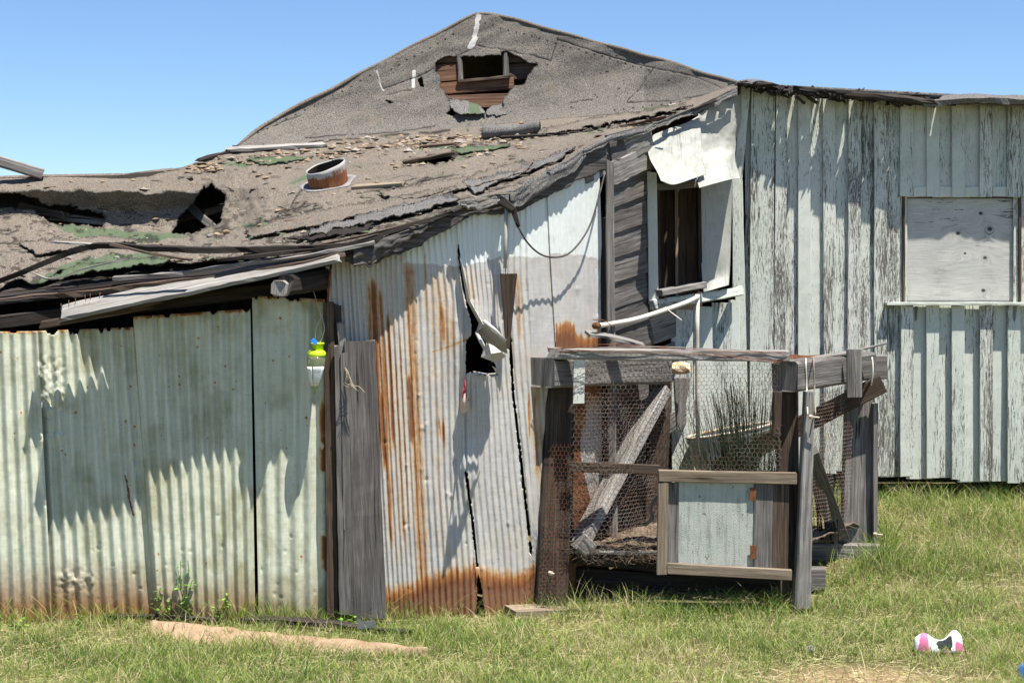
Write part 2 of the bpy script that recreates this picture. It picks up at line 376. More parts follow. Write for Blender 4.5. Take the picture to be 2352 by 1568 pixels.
M['earth'] = plain('bare_earth_floor', (.10, .07, .045), .95, col2=(.05, .035, .025), scale=12)
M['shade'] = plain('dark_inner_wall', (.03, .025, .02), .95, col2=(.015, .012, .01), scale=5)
M['bolt'] = plain('cream_bolt', (.5, .42, .32), .5, scale=50)
M['straw'] = plain('dry_straw', (.20, .15, .10), .95, col2=(.09, .065, .045), scale=40)

# ------------------------------------------------------------------ ground
def zg(X, Y):
    X = np.asarray(X, float); Y = np.asarray(Y, float)
    t = np.clip((Y - 10.7) / .3, -30, 60); s = .222 * .3 * np.log1p(np.exp(t))
    far = np.minimum(s, .62) - .09 * sstep(12.55, 12.95, Y) * sstep(1.6, 2.2, X)
    return far + .035 * (fbm(X * 1.1 + 40, Y * 1.1 + 11, 3) - .5)
def ground_mat():
    T = NT('lawn_soil'); P = T.pos()
    a = T.noise(P, 2.1, 6, .65); b = T.noise(P, 26, 6, .75); c2 = T.noise(P, 90, 3, .6)
    c = T.mix(T.mr(b, .4, .65), (.09, .10, .035), (.24, .20, .11))
    c = T.mix(T.mr(a, .5, .68, 0, .8), c, (.21, .16, .09))
    c = T.mix(T.mr(T.attr('bare'), .2, .8, 0, .9), c, T.mix(b, (.24, .15, .085), (.40, .28, .17)))
    c = T.mix(T.mr(c2, .55, .7, 0, .6), c, (.04, .035, .018))
    return T.fin(c, .95, T.bump(T.math('ADD', b, c2), 1., .015), spec=.1)
def bare(X, Y):
    return np.clip(1.15 - np.hypot((X - 1.95) / .62, (Y - 8.88) / .42), 0, 1) * 1.0
gx = np.concatenate([np.linspace(-300, -6, 24), np.linspace(-5.8, 7, 150), np.linspace(7.5, 300, 24)])
gy = np.concatenate([np.linspace(-60, 8, 14), np.linspace(8.1, 14, 90), np.linspace(15, 600, 30)])
GX, GY = np.meshgrid(gx, gy); GZ = zg(GX, GY)
tag(grid('ground', np.stack([GX, GY, GZ], -1), ground_mat(), attrs={'bare': bare(GX, GY)}), kind='structure')

# ------------------------------------------------------------------ wall lines
WY = [(-120, 10.28), (745, 10.3), (1100, 10.42), (1220, 10.58), (1300, 10.85), (1390, 11.25), (1405, 11.35), (1495, 12.1), (1700, 12.95), (1702, 13.0), (2700, 13.0)]
def Yw(x): return interp(WY, x)
FE = [(-110, 700, 10.5), (80, 668, 10.48), (300, 640, 10.3), (500, 622, 10.2), (740, 592, 10.12), (800, 578, 10.12), (950, 522, 10.24), (1070, 468, 10.33),
      (1180, 442, 10.44), (1240, 403, 10.56), (1300, 374, 10.74), (1340, 346, 10.95), (1400, 318, 11.25), (1480, 298, 11.88), (1600, 250, 12.40), (1693, 205, 12.72)]
BE = [(-110, 410, 12.6), (80, 403, 12.6), (270, 400, 12.7), (420, 385, 12.9), (470, 368, 13.0), (520, 345, 13.2), (548, 338, 13.3), (620, 333, 13.4), (800, 318, 13.7), (1000, 300, 13.8),
      (1200, 282, 13.75), (1480, 258, 13.45), (1600, 228, 13.1), (1693, 194, 12.8)]
SIL = [(548, 336), (575, 312), (600, 292), (655, 258), (760, 206), (880, 142), (1000, 80), (1075, 42), (1097, 31), (1130, 33), (1200, 50), (1300, 79), (1400, 106), (1480, 128), (1510, 134), (1600, 164), (1693, 191)]
def yf(x): return interp(FE, x)
def yfY(x): return interp(FE, x, 2)

# ================================================================== LEAN-TO SHED
lean = empty('corrugated_shed', (0, 10.4, 0))
tag(lean, 'low sagging shed of corrugated iron under the caved-in rolled roofing', 'shed')

LT = {-110: [(410, 12.6), (428, 12.35), (440, 12.22), (470, 12.3), (500, 12.24), (525, 11.9), (600, 11.1), (700, 10.5)],
      100: [(402, 12.6), (424, 12.38), (436, 12.22), (470, 12.32), (505, 12.26), (530, 11.95), (600, 11.0), (670, 10.48)],
      300: [(400, 12.75), (424, 12.48), (440, 12.26), (480, 12.38), (518, 12.34), (542, 11.95), (590, 10.95), (650, 10.28)],
      400: [(388, 12.85), (415, 12.6), (434, 12.34), (475, 12.44), (515, 12.38), (542, 11.98), (585, 10.95), (640, 10.22)],
      470: [(368, 13.0), (405, 12.65), (430, 12.4), (470, 12.46), (500, 12.38), (525, 12.1), (575, 10.95), (632, 10.18)],
      540: [(338, 13.3), (400, 12.6), (428, 12.38), (460, 12.3), (490, 12.1), (520, 11.7), (570, 10.95), (625, 10.15)],
      620: [(333, 13.4), (400, 12.55), (430, 12.15), (465, 11.9), (500, 11.4), (560, 10.9), (615, 10.13)]}
def roofY(x, y):
    x = np.asarray(x, float); y = np.asarray(y, float); x, y = np.broadcast_arrays(x, y)
    f = interp(FE, x); Yf_ = interp(FE, x, 2); b = interp(BE, x)
    y_ = y; y = y + (22 * (fbm(x * .013 + 5, y * .01, 4, 81) - .5) + 9 * (fbm(x * .05, y * .03, 3, 82) - .5)) * sstep(700, 560, x) * sstep(0, 25, y - b) * sstep(0, 25, f - y); Yb = interp(BE, x, 2)
    v = np.clip((y - f) / np.minimum(b - f, -1), -.15, 1.05); Yp = 1 / (1 / Yf_ + (1 / Yb - 1 / Yf_) * v)
    ks = sorted(LT); D = np.stack([np.interp(y, [p[0] for p in LT[k]], [p[1] for p in LT[k]]) for k in ks], 0)
    t = np.clip(np.interp(x, ks, np.arange(len(ks))), 0, len(ks) - 1.001); i = t.astype(int); fr = t - i; fr = fr * fr * (3 - 2 * fr)
    L = np.take_along_axis(D, i[None], 0)[0] * (1 - fr) + np.take_along_axis(D, i[None] + 1, 0)[0] * fr
    w = sstep(740, 600, x); return Yp * (1 - w) + L * w
HOLE_A = [(-130, 440), (0, 444), (35, 444), (91, 456), (101, 469), (158, 469), (191, 483), (228, 490), (241, 505), (237, 523), (188, 516), (134, 510), (111, 506), (81, 480), (0, 474), (-130, 470)]
HOLE_B = [(469, 429), (484, 422), (500, 437), (520, 441), (514, 473), (506, 513), (470, 523), (443, 535), (396, 537), (410, 500), (437, 473), (450, 449)]
HOLE_C = [(655, 513), (668, 509), (706, 507), (709, 517), (690, 522), (658, 524)]
HOLE_D = [(955, 372), (985, 366), (1010, 360), (1046, 360), (1042, 371), (1000, 380), (965, 380)]
CRACKS = [[(470, 540), (560, 522), (650, 494), (740, 474)], [(760, 520), (900, 505), (1050, 455), (1200, 420)], [(1000, 498), (1150, 460), (1250, 415)],
          [(880, 470), (980, 455), (1080, 420), (1180, 398)], [(1180, 398), (1290, 368)], [(650, 492), (700, 470)], [(740, 400), (690, 440), (640, 510)],
          [(1060, 330), (1250, 312), (1400, 296), (1520, 275)], [(700, 330), (900, 312), (1100, 296), (1300, 290)], [(1230, 300), (1330, 303), (1480, 288), (1570, 262)],
          [(820, 445), (930, 430), (1040, 400)], [(0, 555), (90, 560), (200, 548)], [(600, 560), (800, 548), (950, 520)], [(560, 590), (760, 566), (900, 540), (1040, 490)]]
def roofz(x, y, P):
    X = P[..., 0]; Yy = P[..., 1]
    d = .05 * (fbm(X * .9 + 3, Yy * .9, 3) - .5) + .03 * (fbm(X * 3 + 9, Yy * 3, 4, 5) - .5) + .008 * (fbm(X * 14, Yy * 10, 3, 8) - .5)
    # long wrinkles of the roll running with the slope
    q = X * .8 - Yy * .25; d += .022 * (fbm(q * 2.5 + 50, Yy * 4.2, 3, 9) - .5)
    for i, c in enumerate(CRACKS):
        dd = pdist(x, y + 5 * (fbm(np.asarray(x) * .03, np.asarray(y) * .03, 2, i) - .5), c); d -= .012 * np.exp(-(dd / 3.) ** 2); 
    return d
nx, ny = 1000, 230
vv = np.linspace(0, 1, ny)[:, None]; xs = np.linspace(-110, 1693, nx)[None, :]
F0 = interp(FE, xs); B0 = interp(BE, xs); XX = np.repeat(xs, ny, 0); YY = F0 + (B0 - F0) * vv
RP = Ua(XX, YY, roofY(XX, YY)); RP0 = RP.copy()
fade = sstep(0, .05, 1 - vv); RP[..., 2] += roofz(XX, YY, RP) * fade
wx = XX + 10 * (fbm(XX * .06, YY * .06, 3, 3) - .5); wy = YY + 14 * (fbm(XX * .06, YY * .06, 3, 4) - .5)
wx2 = wx + 6 * (fbm(XX * .25, YY * .25, 2, 6) - .5); wy2 = wy + 6 * (fbm(XX * .25, YY * .25, 2, 7) - .5)
keep = ~(inpoly(wx2, wy2, HOLE_A) | inpoly(wx2, wy2, HOLE_B) | inpoly(wx2, wy2, HOLE_C) | inpoly(wx2, wy2, HOLE_D))
keep &= ~((YY > F0 - (4 + 12 * (XX < 780)) * fbm(XX * .03, XX * 0, 4, 12) * sstep(-110, 100, XX)) & (fbm(XX * .045, XX * 0 + 3, 3, 13) > .42))
keep &= ~((XX < 700) & (YY > F0 - 60 * fbm(XX * .011, XX * 0 + 8, 3, 22) * (XX < 640)))
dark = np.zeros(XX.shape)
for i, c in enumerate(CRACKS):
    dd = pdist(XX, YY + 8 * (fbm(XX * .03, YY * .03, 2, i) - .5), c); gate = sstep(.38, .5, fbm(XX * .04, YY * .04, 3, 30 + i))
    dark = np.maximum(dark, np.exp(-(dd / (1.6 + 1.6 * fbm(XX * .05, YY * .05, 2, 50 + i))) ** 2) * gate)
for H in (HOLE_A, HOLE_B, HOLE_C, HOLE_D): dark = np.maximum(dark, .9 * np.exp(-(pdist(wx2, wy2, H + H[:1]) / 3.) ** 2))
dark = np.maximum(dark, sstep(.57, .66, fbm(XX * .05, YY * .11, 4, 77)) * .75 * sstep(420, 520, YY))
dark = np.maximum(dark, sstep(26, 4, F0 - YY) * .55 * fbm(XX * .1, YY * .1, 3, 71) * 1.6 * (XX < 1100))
green = np.zeros(XX.shape)
for poly in ([(120, 510), (185, 518), (240, 527), (400, 538), (450, 545), (330, 556), (190, 548)], [(60, 650), (180, 600), (300, 585), (400, 592), (330, 612), (160, 655)], [(480, 380), (560, 372), (600, 362), (560, 385)],
             [(1462, 250), (1530, 240), (1510, 250)], [(655, 425), (700, 408), (745, 395), (700, 420)], [(530, 525), (620, 505), (600, 520)], [(1000, 385), (1080, 360), (1120, 352), (1060, 372)], [(900, 345), (1060, 338), (1050, 345)]):
    green = np.maximum(green, inpoly(wx, wy, poly) * .6)
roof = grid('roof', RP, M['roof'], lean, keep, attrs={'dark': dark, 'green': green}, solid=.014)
tag(roof, 'sagging tan-grey rolled roofing torn open on the left')
def on_roof(x, y, up=0.):
    p = np.array(U(x, y, float(roofY(x, y)))); p[2] += float(roofz(np.array(x * 1.), np.array(y * 1.), p)) + up; return p

def rragged(name, poly, mat, up, seed, green=None, rough=9, lab=None):
    px_ = [p[0] for p in poly]; py_ = [p[1] for p in poly]
    xx, yy = np.meshgrid(np.arange(min(px_) - 8, max(px_) + 8, 2.), np.arange(min(py_) - 6, max(py_) + 6, 1.2))
    ax_ = xx + rough * (fbm(xx * .06, yy * .12, 4, seed) - .5) * 2; ay_ = yy + rough * .6 * (fbm(xx * .06, yy * .12, 4, seed + 3) - .5) * 2
    P = Ua(xx, yy, roofY(xx, yy)); P[..., 2] += roofz(xx, yy, P) + up + .5 * up * (fbm(xx * .05, yy * .1, 3, seed + 5))
    dd = np.exp(-(pdist(ax_, ay_, poly + poly[:1]) / 2.) ** 2)
    P[..., 2] += up * dd * 1.2 * fbm(xx * .08, yy * .08, 2, seed + 2)
    o = grid(name, P, mat, lean, inpoly(ax_, ay_, poly), None, {'dark': .85 * dd, 'green': (xx * 0 + (.8 if green else 0))}, True, .008)
    if lab: o['label'] = lab
for i, (poly, m_, up_, g_) in enumerate([
    ([(560, 540), (640, 512), (760, 486), (900, 462), (1040, 432), (1050, 444), (960, 478), (820, 508), (660, 540), (580, 556)], 'roof', .02, 0),
    ([(700, 560), (820, 532), (960, 500), (1060, 470), (1040, 455), (900, 486), (740, 530)], 'roofg', .025, 0),
    ([(860, 452), (1000, 425), (1150, 388), (1230, 372), (1210, 398), (1080, 436), (930, 466)], 'roof', .018, 0),
    ([(1060, 420), (1180, 392), (1290, 352), (1330, 342), (1300, 364), (1200, 410), (1090, 448)], 'roofg', .018, 0),
    ([(1240, 318), (1340, 302), (1440, 286), (1560, 262), (1600, 250), (1560, 250), (1400, 270), (1260, 300)], 'roof', .02, 0),
    ([(40, 562), (130, 552), (240, 548), (330, 556), (230, 574), (90, 600)], 'roof', .02, 0),
    ([(100, 648), (180, 622), (300, 608), (400, 606), (380, 620), (250, 634), (140, 652)], 'roof', .02, 1),
    ([(560, 372), (640, 364), (720, 366), (700, 376), (600, 384)], 'roof', .012, 1),
    ([(1030, 352), (1100, 342), (1180, 336), (1150, 348), (1060, 362)], 'roof', .012, 1),
    ([(640, 560), (740, 548), (860, 524), (850, 536), (720, 566)], 'dark', .02, 0)]):
    rragged('torn_roofing_layer', poly, M[m_], up_, 20 + i * 3, g_)
# deck boards seen under the torn roofing edge
a = Acc()
for i in range(11):
    x0 = -110; yy = 700 - i * 9; Yd = 10.46 + i * .16
    a.beam(U(x0, yy + 2, Yd), U(760 - i * 6, 604 - i * 7, Yd - .30 * (1 - i / 14)), .15, .02, wd=(0, 1, .2), warp=.012, jag=.03)
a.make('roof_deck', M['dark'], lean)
for nm, pts, w, t, m in [
    ('curled_batten', [(-60, 665, 10.46), (40, 630, 10.45), (120, 596, 10.44), (190, 570, 10.4), (245, 563, 10.35), (330, 569, 10.25), (460, 573, 10.08), (620, 572, 10.1), (800, 563, 10.12), (880, 545, 10.18)], .05, .035, 'dark'),
    ('curled_batten', [(-60, 700, 10.42), (60, 684, 10.4), (200, 672, 10.25), (330, 655, 10.15), (520, 632, 10.1), (700, 604, 10.02), (790, 580, 10.08)], .06, .032, 'brown'),
    ('curled_batten', [(260, 640, 10.2), (420, 626, 10.14), (560, 606, 10.1), (700, 588, 10.04), (860, 556, 10.12)], .05, .02, 'gray'),
    ('split_lath', [(255, 560, 10.02), (330, 578, 9.97), (400, 590, 9.93), (440, 596, 9.9)], .03, .012, 'brown'),
    ('split_lath', [(120, 556, 10.5), (160, 558, 10.42), (210, 561, 10.38)], .03, .012, 'silver'),
    ('curled_batten', [(500, 598, 10.04), (650, 580, 10.06), (780, 566, 10.1), (900, 530, 10.2), (1040, 487, 10.3)], .04, .02, 'dark'),
    ('curled_batten', [(560, 585, 10.12), (700, 568, 10.12), (840, 540, 10.18), (980, 503, 10.26)], .035, .014, 'brown'),
    ('curled_batten', [(1060, 330, 13.0), (1230, 318, 12.9), (1330, 306, 12.65), (1450, 290, 12.3), (1560, 262, 12.3), (1640, 232, 12.5)], .05, .02, 'dark'),
    ('curled_batten', [(1300, 310, 12.6), (1420, 292, 12.3), (1530, 268, 12.15)], .03, .016, 'red')]:
    strip(nm, [U(*p) for p in pts], w, t, M[m], lean)
root = strip('twig', [U(70, 625, 10.42), U(110, 640, 10.38), U(150, 634, 10.36), U(190, 618, 10.34), U(240, 606, 10.3), U(300, 592, 10.26)], .012, .01, M['silver'])
tag(root, 'crooked pale twig lying on the torn roof edge at the far left', 'twig')

for nm_, p0, p1, m_ in [('broken_rafter', (400, 505, 12.75), (560, 470, 12.5), 'brown'), ('broken_rafter', (430, 470, 12.72), (500, 530, 12.45), 'gray'), ('broken_rafter', (20, 470, 12.6), (150, 500, 12.4), 'brown'), ('broken_rafter', (120, 498, 12.5), (260, 510, 12.45), 'gray')]:
    beam(nm_, U(*p0), U(*p1), .06, .05, M[m_], lean, jag=.04, warp=.02)
# eave board, rafter ends
eb = Acc(); eb.beam(U(140, 722, 10.02), U(775, 583, 10.06), .22, .028, wd=(0, 1, .46), warp=.012, jag=.03, n=26); eb.make('eave_board', M['silver'], lean)
beam('fascia_beam', U(100, 742, 10.1), U(345, 698, 10.13), .05, .10, M['brown'], lean, wd=(0, 0, 1), jag=.04, warp=.015)
beam('wall_plate', U(-110, 752, 10.36), U(760, 650, 10.38), .09, .07, M['dark'], lean, wd=(0, 0, 1))
beam('rafter_end', U(640, 662, 9.92), U(700, 652, 10.3), .10, .11, M['silver'], lean, wd=(0, 0, 1), jag=.012, cham=.2)
beam('rafter_end', U(655, 655, 9.93), U(742, 640, 10.3), .13, .12, M['dark'], lean, wd=(0, 0, 1), jag=.03, cham=.25)
for i, (x, y) in enumerate([(142, 712), (158, 704), (172, 700), (197, 692), (207, 689), (228, 686)]):
    tube('nail', [U(x, y, 10.04), U(x - 2 + i % 3 * 2, y - 15, 10.04)], .0022, M['rust'], lean, n=5)
for i, (x, y, h) in enumerate([(200, 700, 38), (213, 700, 36), (264, 698, 38)]):
    pass
beam('fascia_scrap', U(300, 702, 10.08), U(368, 688, 10.08), .05, .02, M['brown'], lean, wd=(0, 0, 1), jag=.01)

# --- painted corrugated sheets
def corr_sheet(name, L, R, pitch, amp, mat, parent, Yfun, off, ytop, ybot, holes=(), rust=None, dirt=None, pale=None, algae=None, dent=None, nyy=200, step=2.0, phase=0., solid=.0012, bend=None, wob=.0):
    """L, R edges: lists of (y, x). ytop/ybot functions of s in 0..1"""
    wmax = max(r[1] - l[1] for l, r in zip(L, R)); nxx = int(wmax / step) + 2
    s = np.linspace(0, 1, nxx)[None, :]; t = np.linspace(0, 1, nyy)[:, None]
    yt = ytop(s); yb = ybot(s); yy = yt + (yb - yt) * t
    Lp = np.array(L, float); Rp = np.array(R, float)
    xl = np.interp(yy, Lp[:, 0], Lp[:, 1]); xr = np.interp(yy, Rp[:, 0], Rp[:, 1]); xx = xl + (xr - xl) * s
    n = round((R[0][1] - L[0][1]) / pitch)
    ph = s * n * 2 * math.pi + phase
    fade = .55 + .9 * fbm(xx * .012, yy * .004, 2, 41 + n)
    z = amp * np.cos(ph) * np.clip(fade, .35, 1.05) + .012 * (fbm(xx * .012, yy * .006, 3, 61) - .5) + .004 * (fbm(xx * .12, yy * .05, 3, 91) - .5)
    if dent is not None: z = z + dent(xx, yy)
    YYw = Yfun(xx) - off - z
    P = Ua(xx, yy, YYw)
    if wob: P[..., 0] += wob * (fbm(yy * .02, yy * 0, 3, n) - .5)
    kp = np.ones(xx.shape, bool)
    hx = xx + 3 * (fbm(xx * .3, yy * .3, 2, 3) - .5); hy = yy + 3 * (fbm(xx * .3, yy * .3, 2, 4) - .5)
    for h in holes: kp &= ~inpoly(hx, hy, h)
    kp &= ~(yy < yt + 7 * sstep(.62, .8, fbm(xx * .06, xx * 0, 3, 19)) - .01)
    at = {'rust': (rust(xx, yy) if rust else xx * 0), 'dirt': (dirt(xx, yy) if dirt else xx * 0), 'pale': (pale(xx, yy) if pale else xx * 0), 'algae': (algae(xx, yy) if algae else xx * 0)}
    uv = np.stack([yy / 350., xx / 350. + off * 9], -1)
    return grid(name, P, mat, parent, kp, uv, at, True, solid)
def w1dirt(x, y):
    lim = 1285 + 35 * (fbm(x * .02, x * 0, 3, 5) - .5) + .02 * (x - 300) + np.where(x < 360, -10, 10)
    return np.clip((y - lim) / 130, 0, 1) * 1.0 * (1 - .45 * sstep(560, 620, x))
def w1alg(x, y):
    g = sstep(.45, .75, fbm(x * .02, y * .012, 4, 88)) * .7 * sstep(80, 160, x)
    g = g + .8 * sstep(40, 0, y - interp([(0, 762), (303, 752), (304, 728), (578, 710), (579, 678), (745, 690)], x)) * fbm(x * .08, y * .08, 3, 90)
    g = g + .8 * sstep(692, 735, x) * sstep(900, 700, y)
    return np.clip(g + .35 * sstep(1230, 1420, y) * (x > 100), 0, 1)
def w1rust(x, y):
    r = np.zeros(x.shape)
    rr = np.random.default_rng(5)
    for _ in range(60):
        px_, py_ = rr.uniform(0, 740), rr.choice([965, 1010, 900, 1300, 820, 760]) + rr.normal(0, 18); s_ = rr.uniform(1.5, 4)
        r = np.maximum(r, .8 * np.exp(-((x - px_) / s_) ** 2 - ((y - py_) / s_) ** 2)); r = np.maximum(r, .35 * np.exp(-((x - px_) / 2.) ** 2) * sstep(0, 8, y - py_) * sstep(60, 10, y - py_))
    r = np.maximum(r, 1.0 * (pdist(x, y, [(288, 1092), (294, 1120), (298, 1150), (306, 1180)]) < 7 * (fbm(x * .15, y * .08, 3) - .25)) * 1.3)
    top = interp([(0, 762), (303, 752), (304, 728), (578, 710), (579, 678), (745, 690)], x)
    r = np.maximum(r, .75 * np.exp(-((y - top) / 8) ** 2) * fbm(x * .1, y * .1, 3, 4) * 1.5)
    r = np.maximum(r, .9 * sstep(720, 742, x - (y - 700) * .012) * sstep(880, 960, y) * sstep(.4, .6, fbm(x * .05, y * .02, 3, 8)))
    return r
def crumple(x, y):
    w = sstep(80, 95, x) * sstep(160, 140, x) * (np.exp(-((y - 925) / 30) ** 2) + np.exp(-((y - 1000) / 14) ** 2) + .6 * np.exp(-((y - 850) / 30) ** 2) + .8 * np.exp(-((y - 1340) / 30) ** 2) * 0)
    return .028 * w * (fbm(x * .07, y * .07, 3, 44) - .5) * 2
def dents(x, y):
    rr = np.random.default_rng(15); d = 0 * x
    for _ in range(46):
        px_, py_ = rr.uniform(100, 740), rr.uniform(1180, 1400) if rr.random() < .6 else rr.uniform(760, 1400); s_ = rr.uniform(2, 5)
        d = d - rr.uniform(.004, .009) * np.exp(-((x - px_) / s_) ** 2 - ((y - py_) / s_ / .8) ** 2)
    d = d + .02 * sstep(120, 140, x) * sstep(230, 200, x) * np.exp(-((y - 1335) / 25) ** 2) * (fbm(x * .08, y * .09, 3, 70) - .5) * 2
    return d + crumple(x, y)
kw = dict(Yfun=Yw, mat=M['greensteel'], parent=lean, rust=w1rust, dirt=w1dirt, algae=w1alg, dent=dents)
tag(corr_sheet('corrugated_sheet', [(755, -95), (1460, -70)], [(755, 86), (1460, 122)], 26.6, .0135, off=.022, ytop=lambda s: 763 - 3 * s, ybot=lambda s: 1446 + 0 * s, phase=.6, **kw), 'minty corrugated sheet at the far left, in full sun')
tag(corr_sheet('corrugated_sheet', [(748, 80), (1460, 116)], [(748, 312), (1460, 372)], 26.6, .0135, off=-.02, ytop=lambda s: 760 - 9 * s, ybot=lambda s: 1444 + 0 * s, phase=2., **kw), 'crumpled green corrugated sheet left of the middle')
tag(corr_sheet('corrugated_sheet', [(705, 304), (1460, 360)], [(705, 575), (1460, 587)], 26.2, .0145, off=.03, ytop=lambda s: 727 - 18 * s, ybot=lambda s: 1438 + 0 * s, phase=3.6, **kw), 'wide green corrugated sheet with long tapering shadows')
tag(corr_sheet('corrugated_sheet', [(670, 579), (1460, 595)], [(670, 746), (1460, 752)], 34., .012, off=.004, ytop=lambda s: 679 + 8 * s, ybot=lambda s: 1432 + 0 * s, phase=1.2, bend=1, **kw), 'narrow flatter green corrugated sheet beside the corner planks')

# --- galvanised sheets
def rustline(x): return interp([(740, 1372), (884, 1352), (940, 1335), (975, 1315), (1000, 1312), (1060, 1296), (1098, 1290), (1102, 1300), (1190, 1312), (1230, 1290), (1240, 1262), (1300, 1200), (1400, 1120)], x)
def w2rust(x, y):
    r = np.zeros(x.shape); lean_ = (y - 900) * .045      # streaks follow the leaning ribs
    X = x - lean_
    for c, w, y0, y1, a in [(868, 7, 640, 1010, .62), (884, 5, 660, 1250, .50), (899, 4, 720, 1020, .62), (858, 5, 640, 1180, .42), (912, 3, 830, 1240, .45), (950, 13, 600, 1420, .40), (962, 6, 600, 1330, .34),
                             (942, 5, 860, 1010, .7), (925, 3, 760, 1200, .4), (875, 4, 900, 1060, .8), (990, 4, 560, 740, .35), (1024, 6, 690, 790, .5), (1045, 9, 720, 800, .36), (1000, 8, 700, 1200, .24), (1015, 3, 960, 1010, .7), (1006, 3, 950, 1000, .5),
                             (1095, 5, 600, 700, .3), (1200, 5, 620, 780, .42), (1213, 3, 900, 1000, .5), (1228, 8, 880, 1100, .40), (848, 4, 1000, 1300, .6), (1336, 3, 560, 620, .3), (870, 30, 660, 1020, .34), (905, 45, 600, 1300, .22), (1020, 42, 620, 820, .27), (1060, 20, 600, 1200, .12), (832, 12, 700, 780, .15), (1240, 14, 880, 1250, .3), (1000, 34, 800, 1290, .20)]:
        wob = 3 * (fbm(y * .02, y * 0 + c, 2, 3) - .5)
        r = np.maximum(r, min(.95, a * 1.3) * np.exp(-((X - c + wob) / (w * 1.25)) ** 2) * sstep(y0 - 30, y0 + 30, y) * sstep(y1 + 60, y1 - 30, y))
    sw = 22 * (fbm(x * .16, x * 0, 3, 7) - .5)
    d = y - rustline(x) - sw; r = np.maximum(r, np.clip(.38 + d / 90, 0, .95) * (d > -22) * sstep(-22, 4, d))
    d6 = y - interp([(1270, 742), (1290, 735), (1318, 735), (1322, 762), (1350, 770), (1385, 745), (1400, 740)], x) - 30 * (fbm(x * .14, x * 0, 3, 9) - .5)
    r = np.maximum(r, np.clip(.45 + d6 / 110, 0, .85) * sstep(-6, 8, d6) * (x > 1276) * sstep(1000, 850, y - 60 * (x < 1346)))
    r = np.maximum(r, .75 * (x > 1290) * (x < 1345 - 12 * np.sin(y * .02)) * sstep(920, 1000, y)); r = np.maximum(r, .8 * sstep(1120, 1190, y + 60 * fbm(x * .1, x * 0, 2)) * (x > 1300))
    r = np.maximum(r, .55 * np.exp(-(pdist(x, y, [(995, 808), (1030, 796), (1075, 778)]) / 4) ** 2))
    r = np.maximum(r, .16 * sstep(640, 700, y) * sstep(.5, .7, fbm(x * .03, y * .008, 3, 31)) * (x < 1100))
    return r
def w2pale(x, y):
    lim = interp([(740, 640), (930, 605), (1060, 612), (1160, 590), (1262, 590), (1265, 582), (1400, 590)], x)
    p = sstep(8, -8, y - lim - 6 * (fbm(x * .1, x * 0, 2, 2) - .5)) * (.75 * sstep(900, 960, x) + .15)
    p = p + .55 * sstep(1330, 1385, x) * (y < 800) + .25 * sstep(1200, 1290, y) * sstep(1330, 1300, y)
    return np.clip(p, 0, 1)
def w2dirt(x, y): return np.clip((y - rustline(x) - 50) / 100, 0, .3)
def w2dent(x, y):
    rr = np.random.default_rng(25); d = 0 * x
    for _ in range(60):
        px_, py_ = rr.uniform(800, 1380), rr.uniform(560, 1400); s_ = rr.uniform(2.5, 7)
        d = d + rr.choice([-1, 1]) * rr.uniform(.003, .008) * np.exp(-((x - px_) / s_) ** 2 - ((y - py_) / s_ / .7) ** 2)
    d = d + .05 * np.exp(-((x - 1085) / 40) ** 2 - ((y - 790) / 90) ** 2) + .03 * np.exp(-((x - 1075) / 22) ** 2 - ((y - 1090) / 60) ** 2)
    return d + .03 * np.exp(-((x - 1100) / 30) ** 2) * sstep(1250, 1420, y)
TEAR = [(1052, 552), (1058, 600), (1066, 650), (1074, 690), (1088, 718), (1103, 742), (1112, 765), (1116, 790), (1112, 815), (1137, 838), (1143, 856), (1122, 859), (1097, 852), (1071, 855), (1071, 783), (1081, 774), (1084, 745), (1070, 690), (1060, 640), (1053, 590)]
GAP = [(1097, 1318), (1104, 1340), (1115, 1430), (1090, 1430), (1096, 1380)]
SEAM = [(1068, 1085), (1073, 1085), (1085, 1180), (1098, 1300), (1094, 1300), (1081, 1180)]
SEAM4 = [(1168, 760), (1173, 760), (1180, 900), (1207, 1130), (1222, 1270), (1217, 1270), (1202, 1130), (1176, 900)]
def ybot2(a, b): return lambda s: interp([(740, 1436), (980, 1450), (1100, 1436), (1220, 1426), (1300, 1380), (1390, 1330)], a + (b - a) * s)
def ytop2(a, b): return lambda s: yf(a + (b - a) * s) - 3
k2 = dict(Yfun=Yw, mat=M['zinc'], parent=lean, rust=w2rust, pale=w2pale, dirt=w2dirt, dent=w2dent, holes=(TEAR, GAP, SEAM, SEAM4), step=1.5, nyy=260)
W2 = [([(560, 745), (1450, 800)], [(560, 808), (1450, 862)], .000, 'plain grey corrugated strip behind the corner planks'),
      ([(560, 803), (1450, 858)], [(520, 935), (640, 937), (1200, 964), (1450, 979)], .006, 'corrugated sheet with long orange rust streaks'),
      ([(520, 932), (640, 935), (1200, 962), (1450, 976)], [(470, 1049), (545, 1054), (690, 1076), (1100, 1079), (1320, 1098), (1450, 1100)], .000, 'corrugated sheet with a wide ochre stain and dark rusty foot'),
      ([(470, 1048), (545, 1052), (690, 1072), (1100, 1074), (1320, 1094), (1450, 1108)], [(430, 1165), (628, 1160), (763, 1170), (873, 1178), (1124, 1205), (1258, 1219), (1450, 1226)], .008, 'corrugated sheet with the torn hole and curled flap'),
      ([(430, 1160), (628, 1156), (763, 1166), (873, 1174), (1124, 1200), (1258, 1214), (1450, 1222)], [(420, 1258), (583, 1268), (785, 1279), (1450, 1320)], -.003, 'clean silvery corrugated sheet beside the hanging pipe'),
      ([(380, 1254), (583, 1264), (785, 1276), (1450, 1312)], [(380, 1376), (782, 1391), (1450, 1400)], .005, 'whitish corrugated sheet rusting red above the hutch')]
